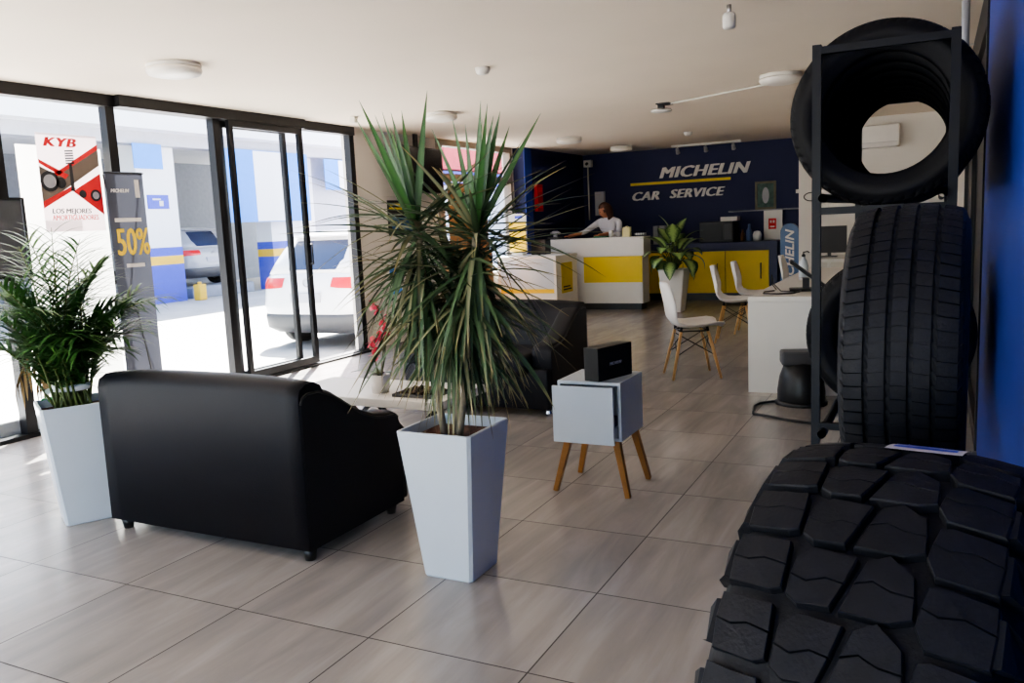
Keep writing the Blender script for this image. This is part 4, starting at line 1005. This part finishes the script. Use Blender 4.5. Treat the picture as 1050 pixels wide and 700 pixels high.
MB().lathe([(.07,0),(.11,0),(.11,.003),(.07,.003)], 24, Matrix.Translation((.081,-.02,1.52)) @ Matrix.Rotation(pi/2,4,'Y'), close=True).build('red_ring', 'red_bright', t)
t = thing('fire_alarm_box', 'narrow red fire equipment box on the navy side wall', 'fire box', (-5.66, 12.2, 1.55))
MB().box((-.004,-.1,0),(.06,.1,.42),.006).build('box', 'red', t); MB().box((.06,-.07,.05),(.064,.07,.12)).box((.06,-.07,.3),(.064,.07,.37)).build('plate', 'red_bright', t)

# posters on the glass front
def flat(parent, name, mt, polys, y=-.006):
    m = MB()
    for p in polys: m.add([(x,y,z) for x,z in p], [tuple(range(len(p)))])
    m.build(name, mt, parent)
t = thing('shock_absorber_poster', 'pink, grey and red poster with a shock absorber taped to the glass front', 'poster', (WX+.012, 4.27, 1.47), RAD(90))
flat(t, 'sheet', 'poster_bg', [[(-.25,0),(.25,0),(.25,.72),(-.25,.72)]], -.003)
flat(t, 'grey_bands', 'poster_grey', [[(-.25,.38),(.25,.62),(.25,.5),(.02,.36),(-.25,.2)],[(-.25,.48),(-.12,.42),(-.25,.34)]])
flat(t, 'red_bands', 'red_bright', [[(-.25,.36),(.25,.66),(.25,.62),(-.25,.33)],[(-.25,.53),(-.02,.42),(-.05,.39),(-.25,.5)],[(.0,.30),(.25,.44),(.25,.12)],[(-.25,.22),(.0,.34),(.03,.32),(-.25,.17)]], -.007)
m = MB(); Mx = Matrix.Translation((0,-.009,0))
for k in range(6): m.prism([(-.035,.50+.018*k),(.035,.505+.018*k),(.035,.516+.018*k),(-.035,.511+.018*k)], 0, .001, Mx @ Matrix.Rotation(pi/2,4,'X'))
m.prism([(-.012,.30),(.018,.30),(.014,.5),(-.008,.5)], 0, .001, Mx @ Matrix.Rotation(pi/2,4,'X'))
for cx, cz, r in ((-.18,.37,.075),(.19,.27,.045),(-.09,.36,.04),(.08,.28,.03)):
    m.prism([(cx+r*cos(a),cz+r*sin(a)) for a in [2*pi*k/18 for k in range(18)]], 0, .001, Mx @ Matrix.Rotation(pi/2,4,'X'))
m.build('absorber_picture', 'print_dark', t)
m = MB()
for cx, cz, r in ((-.18,.37,.05),(.19,.27,.028)): m.prism([(cx+r*cos(a),cz+r*sin(a)) for a in [2*pi*k/18 for k in range(18)]], 0, .001, Matrix.Translation((0,-.0105,0)) @ Matrix.Rotation(pi/2,4,'X'))
m.build('disc_picture', 'print_grey', t)
text('KYB', t, 'lettering', 'red_bright', (-.21,-.006,.625), (1,0,0), (0,0,1), .095, 1.45, .25, 0, .001, spacing=1.08, dx=.011)
text('LOS MEJORES', t, 'lettering', 'print_dark', (-.19,-.006,.135), (1,0,0), (0,0,1), .052, 1.05, .1, 0, .001, dx=.003)
text('AMORTIGUADORES', t, 'lettering', 'red_bright', (-.19,-.006,.085), (1,0,0), (0,0,1), .055, .78, 0, 0, .001, dx=.002)
t = thing('cream_board', 'tall cream backing board behind the poster at the glass front', 'board', (-6.12, 4.40, G), RAD(90))
flat(t, 'panel', 'board', [[(-.36,.35),(.36,.35),(.36,2.36),(-.36,2.36)]], 0)
for x in (-.3,.3): MB().box((x-.02,-.012,0),(x+.02,.012,.35)).box((x-.02,-.1,0),(x+.02,.1,.02)).build('foot', 'board', t)
t = thing('discount_banner', 'slim slate-grey stand-up banner with a yellow 50% inside the glass front', 'banner', (-5.75, 4.66, 0), RAD(84))
flat(t, 'sheet', 'banner_dark', [[(-.16,.12),(.16,.12),(.16,1.92),(-.16,1.92)]], -.003)
text('50%', t, 'lettering', 'banner_yellow', (-.13,-.004,1.27), (1,0,0), (0,0,1), .30, .58, 0, 0, .002, dx=.014)
text('MICHELIN', t, 'lettering', 'sign_white', (-.13,-.004,1.76), (1,0,0), (0,0,1), .04, .85, .2, 0, .002, dx=.003)
flat(t, 'small_print', 'sign_white', [[(-.12,1.53),(.11,1.53),(.11,1.56),(-.12,1.56)]], -.006); flat(t, 'lower_print', 'sign_white', [[(-.06,1.17),(.1,1.17),(.1,1.2),(-.06,1.2)]], -.006); flat(t, 'side_print', 'sign_white', [[(.08,1.72),(.12,1.72),(.12,1.86),(.08,1.86)]], -.006)
m = MB(); m.tube([(-.16,.02,1.9),(0,.05,1.0),(.02,.28,.0)], .006, 6); m.tube([(.16,.02,1.9),(0,.05,1.0),(-.02,-.2,.0)], .006, 6); m.tube([(-.17,0,1.91),(.17,0,1.91)], .006, 6); m.tube([(-.16,.012,.13),(0,.05,1.0)], .005, 6); m.tube([(.16,.012,.13),(0,.05,1.0)], .005, 6)
m.build('stand_poles', 'black_plastic', t)
t = thing('dark_display_panel', 'dark grey flat panel fixed to the window post, cut off by the left edge', 'display panel', (-5.72, 3.72, 0), RAD(90))
MB().box((-.72,-.02,1.17),(.04,.02,1.70),.006).build('panel', 'dark_panel', t)
m = MB(); m.tube([(-.73,-.022,1.165),(.05,-.022,1.165),(.05,-.022,1.705),(-.73,-.022,1.705),(-.73,-.022,1.165)], .012, 4); m.build('bezel', 'black_plastic', t)
MB().box((-.03,.02,1.35),(.03,.105,1.45)).build('bracket', 'black_alu', t)
o = B((-6.45,-1.0,G),(-5.94,3.9,.14),.02).build('white_kerb', 'render_white'); tag(o, 'low white kerb outside the glass front at the left edge', 'kerb')

# ------------------------------------------------------------------ outdoors
struct('ground', B((-40,-20,G-.1),(12,45,G)), 'concrete')
FX = -17.7
t = thing('workshop_building', 'white workshop building with blue and yellow stripes across the yard', 'building', (FX, 0, G))
MB().box((-6.2,-10,4.25),(.9,30,6.2)).build('fascia', 'render_white', t)
MB().box((-.1,-10,3.95),(.35,30,4.25)).build('canopy_edge', 'shutter', t)
MB().box((-6.2,-10,0),(-6.0,30,4.25)).build('rear_wall', 'bay_dark', t)
def pier(y0, y1, z1=4.25):
    p = MB().box((-.6,y0,1.42),(0,y1,z1)).build('wall_panel', 'render_white', t)
    MB().box((-.6,y0-.01,0),(.01,y1+.01,.98)).box((-.6,y0-.01,1.2),(.01,y1+.01,1.42)).build('blue_base', 'facade_blue', p)
    MB().box((-.6,y0-.01,.98),(.012,y1+.01,1.2)).build('yellow_stripe', 'facade_yellow', p)
pier(14.7, 15.9); pier(19.3, 21.3); pier(9.5, 10.4); pier(2.0, 3.0); pier(-6, -5)
MB().box((-.3,21.3,0),(-.1,27,4.25)).build('shutter', 'shutter', t)
s_ = MB().box((.005,14.95,2.4),(.03,15.6,2.75)).build('blue_plate', 'facade_blue', t); MB().box((.03,15.3,2.47),(.034,15.42,2.6)).box((.03,15.1,2.62),(.034,15.35,2.66)).build('plate_print', 'sign_white', s_)
def banner(y0, y1, z0, z1, wy, label):
    b = thing('facade_banner', label, 'banner', (FX+.45, 0, G), 0, 'blue cloth banners on the workshop')
    MB().box((-.01,y0,z0),(.01,y1,z1)).build('cloth', 'banner_blue', b)
    if wy: MB().box((.01,wy[0],z0+.02),(.016,wy[1],z1-.02)).build('white_field', 'render_white', b)
banner(16.9, 20.6, 2.0, 4.0, (18.3,19.6), 'large sky-blue banner with a white field hanging across the workshop bay')
banner(14.3, 15.15, 3.35, 3.95, None, 'small plain sky-blue banner above the striped pillar')
banner(21.4, 23.2, 2.95, 3.9, (22.1,23.0), 'blue and white banner above the grey shutter, seen over the parked cars')
o = MB().box((-.12,-.12,0),(.12,.12,.42),.03,3).lathe([(0,.42),(.05,.42),(.05,.48),(0,.48)],12).build('yellow_can', 'facade_yellow'); o.location = (FX+.4, 16.0, G); tag(o, 'small yellow can at the foot of the striped pillar', 'can')
t = thing('neighbour_building', 'neighbouring pale building with a red awning band behind the rear window', 'building', (-10.5, 0, G))
MB().box((-1.3,17.0,0),(0,34,6)).build('wall', 'shutter', t); MB().box((0,17.0,2.95),(.3,34,3.6)).build('awning', 'pink_facade', t); MB().box((0,17.0,2.6),(.2,34,2.9)).build('blue_band', 'facade_blue', t)

def car(label, loc, rz, paint, cls='parked_car'):
    """rear at y=0, nose towards +y, ground z=0"""
    t = thing(cls, label, 'car', loc, rz)
    def plan(yr, yf, hw, z, rr=.38, n=6):
        pts = []
        for cx, cy_, a0 in ((hw-rr, yr+rr*.8, -pi/2), (hw-rr, yf-rr, 0), (-hw+rr, yf-rr, pi/2), (-hw+rr, yr+rr*.8, pi)):
            for k in range(n+1):
                a = a0+pi/2*k/n; ky = .8 if cy_ < 1 else 1
                pts.append((cx+rr*cos(a), cy_+rr*ky*sin(a), z))
        return pts
    lv = [(.36,.10,4.36,.86),(.44,.03,4.42,.90),(.60,.0,4.45,.925),(.78,.035,4.44,.93),(.92,.06,4.38,.925),(1.02,.12,4.2,.905),(1.06,.17,4.0,.88)]
    MB().loft([plan(a,b,h,z) for z,a,b,h in lv]).build('body_shell', paint, t)
    gh = [(1.05,.16,3.25,.875),(1.2,.26,2.95,.84),(1.38,.40,2.55,.78),(1.54,.55,2.2,.71),(1.61,.72,1.95,.62),(1.635,1.0,1.7,.5)]
    MB().loft([plan(a,b,h,z,.25) for z,a,b,h in gh]).build('roof_shell', paint, t)
    MB().loft([plan(a-.01,b+.01,h+.012,z) for z,a,b,h in ((.22,.16,4.3,.84),(.30,.03,4.4,.90),(.46,.015,4.43,.912),(.50,.03,4.42,.905))]).build('lower_cladding', 'grey_plastic', t)
    # glass
    m = MB(); rows = []
    for z, a, b, h in ((1.1,.195,0,.70),(1.24,.28,0,.68),(1.38,.385,0,.63),(1.5,.49,0,.57)):
        rows.append([(x*h, a + .05*(abs(x)**3) - .012, z) for x in (-1,-.6,-.2,.2,.6,1)])
    m.loft(rows, cap=False, closed=False).build('rear_window', 'car_glass', t)
    for s_ in (-1,1):
        m = MB(); m.loft([[(s_*(hh+.006), y, z) for y in ys_] for z, hh, ys_ in ((1.1,.863,(.62,1.3,2.2,2.95)),(1.25,.825,(.66,1.3,2.1,2.7)),(1.38,.782,(.75,1.3,2.0,2.4)),(1.5,.727,(.95,1.3,1.8,2.1)))], cap=False, closed=False).build('side_window', 'car_glass', t)
    MB().box((-.55,.42,1.545),(.55,.75,1.575),.01).build('spoiler', paint, t)
    for s_ in (-1,1):
        rows = []
        for z, yr in ((.84,.045),(.9,.055),(.97,.09),(1.0,.115)):
            row = []
            hwz = .93; rr = .38
            for k in range(8):
                f = k/7
                if f < .45: x = .42+(hwz-rr-.42)*f/.45; y = yr
                else: a = -pi/2+(f-.45)/.55*1.25; x = hwz-rr+rr*cos(a); y = yr+rr*.8+rr*.8*sin(a)
                dx = .008
                row.append((s_*(x+dx*max(0,(f-.4))), y-dx, z + (.03*(1-f) if z < .9 else 0)))
            rows.append(row)
        MB().loft(rows, cap=False, closed=False).build('tail_light', 'tail_red', t)
        MB().box((s_*.78-.12,.0,.56),(s_*.78+.12,.012,.6)).build('reflector', 'tail_red', t) if False else None
    MB().box((-.26,-.004,.66),(.26,.03,.79)).build('number_plate', 'shutter', t)
    MB().lathe([(.045,0),(.06,0),(.06,.012),(.045,.012)], 24, Matrix.Translation((0,.05,.93)) @ Matrix.Rotation(pi/2,4,'X'), close=True).build('emblem', 'steel', t)
    for x in (-.8,.8):
        for y in (.82, 3.5):
            wmx = Matrix.Translation((x,y,.34)) @ Matrix.Rotation(pi/2,4,'Y')
            wl = MB().lathe([(.2,-.11),(.3,-.115),(.34,-.09),(.345,0),(.34,.09),(.3,.115),(.2,.11)], 32, wmx, close=True).build('tyre', 'rubber', t)
            MB().lathe([(0,-.02),(.2,-.05),(.21,-.1),(.21,.1),(.2,.05),(0,.02)], 20, wmx).build('wheel_rim', 'steel', wl)
    return t
car('white SUV parked outside, its rear towards the glass door', (-7.76, 9.0, G), RAD(0), 'car_white', 'white_car')
car('maroon car parked beyond the white SUV', (-13.1, 15.7, G), RAD(12), 'car_maroon', 'maroon_car')
car('silver vehicle inside the open workshop bay across the yard', (-18.2, 17.45, G+.3), RAD(90), 'car_silver', 'silver_car')
o = B((-21.5,16.3,G),(-17.9,18.6,G+.29),.02).build('lift_platform', 'bay_dark'); tag(o, 'grey lift platform under the silver vehicle in the workshop bay', 'platform')

# ------------------------------------------------------------------ look
sc.view_settings.view_transform = 'AgX'; sc.view_settings.look = 'AgX - Medium High Contrast'; sc.view_settings.exposure = 1.08
try:
    sc.cycles.max_bounces = 10; sc.cycles.diffuse_bounces = 6; sc.cycles.transparent_max_bounces = 16; sc.cycles.sample_clamp_indirect = 6; sc.cycles.use_denoising = True; sc.cycles.caustics_reflective = False; sc.cycles.caustics_refractive = False
except Exception: pass
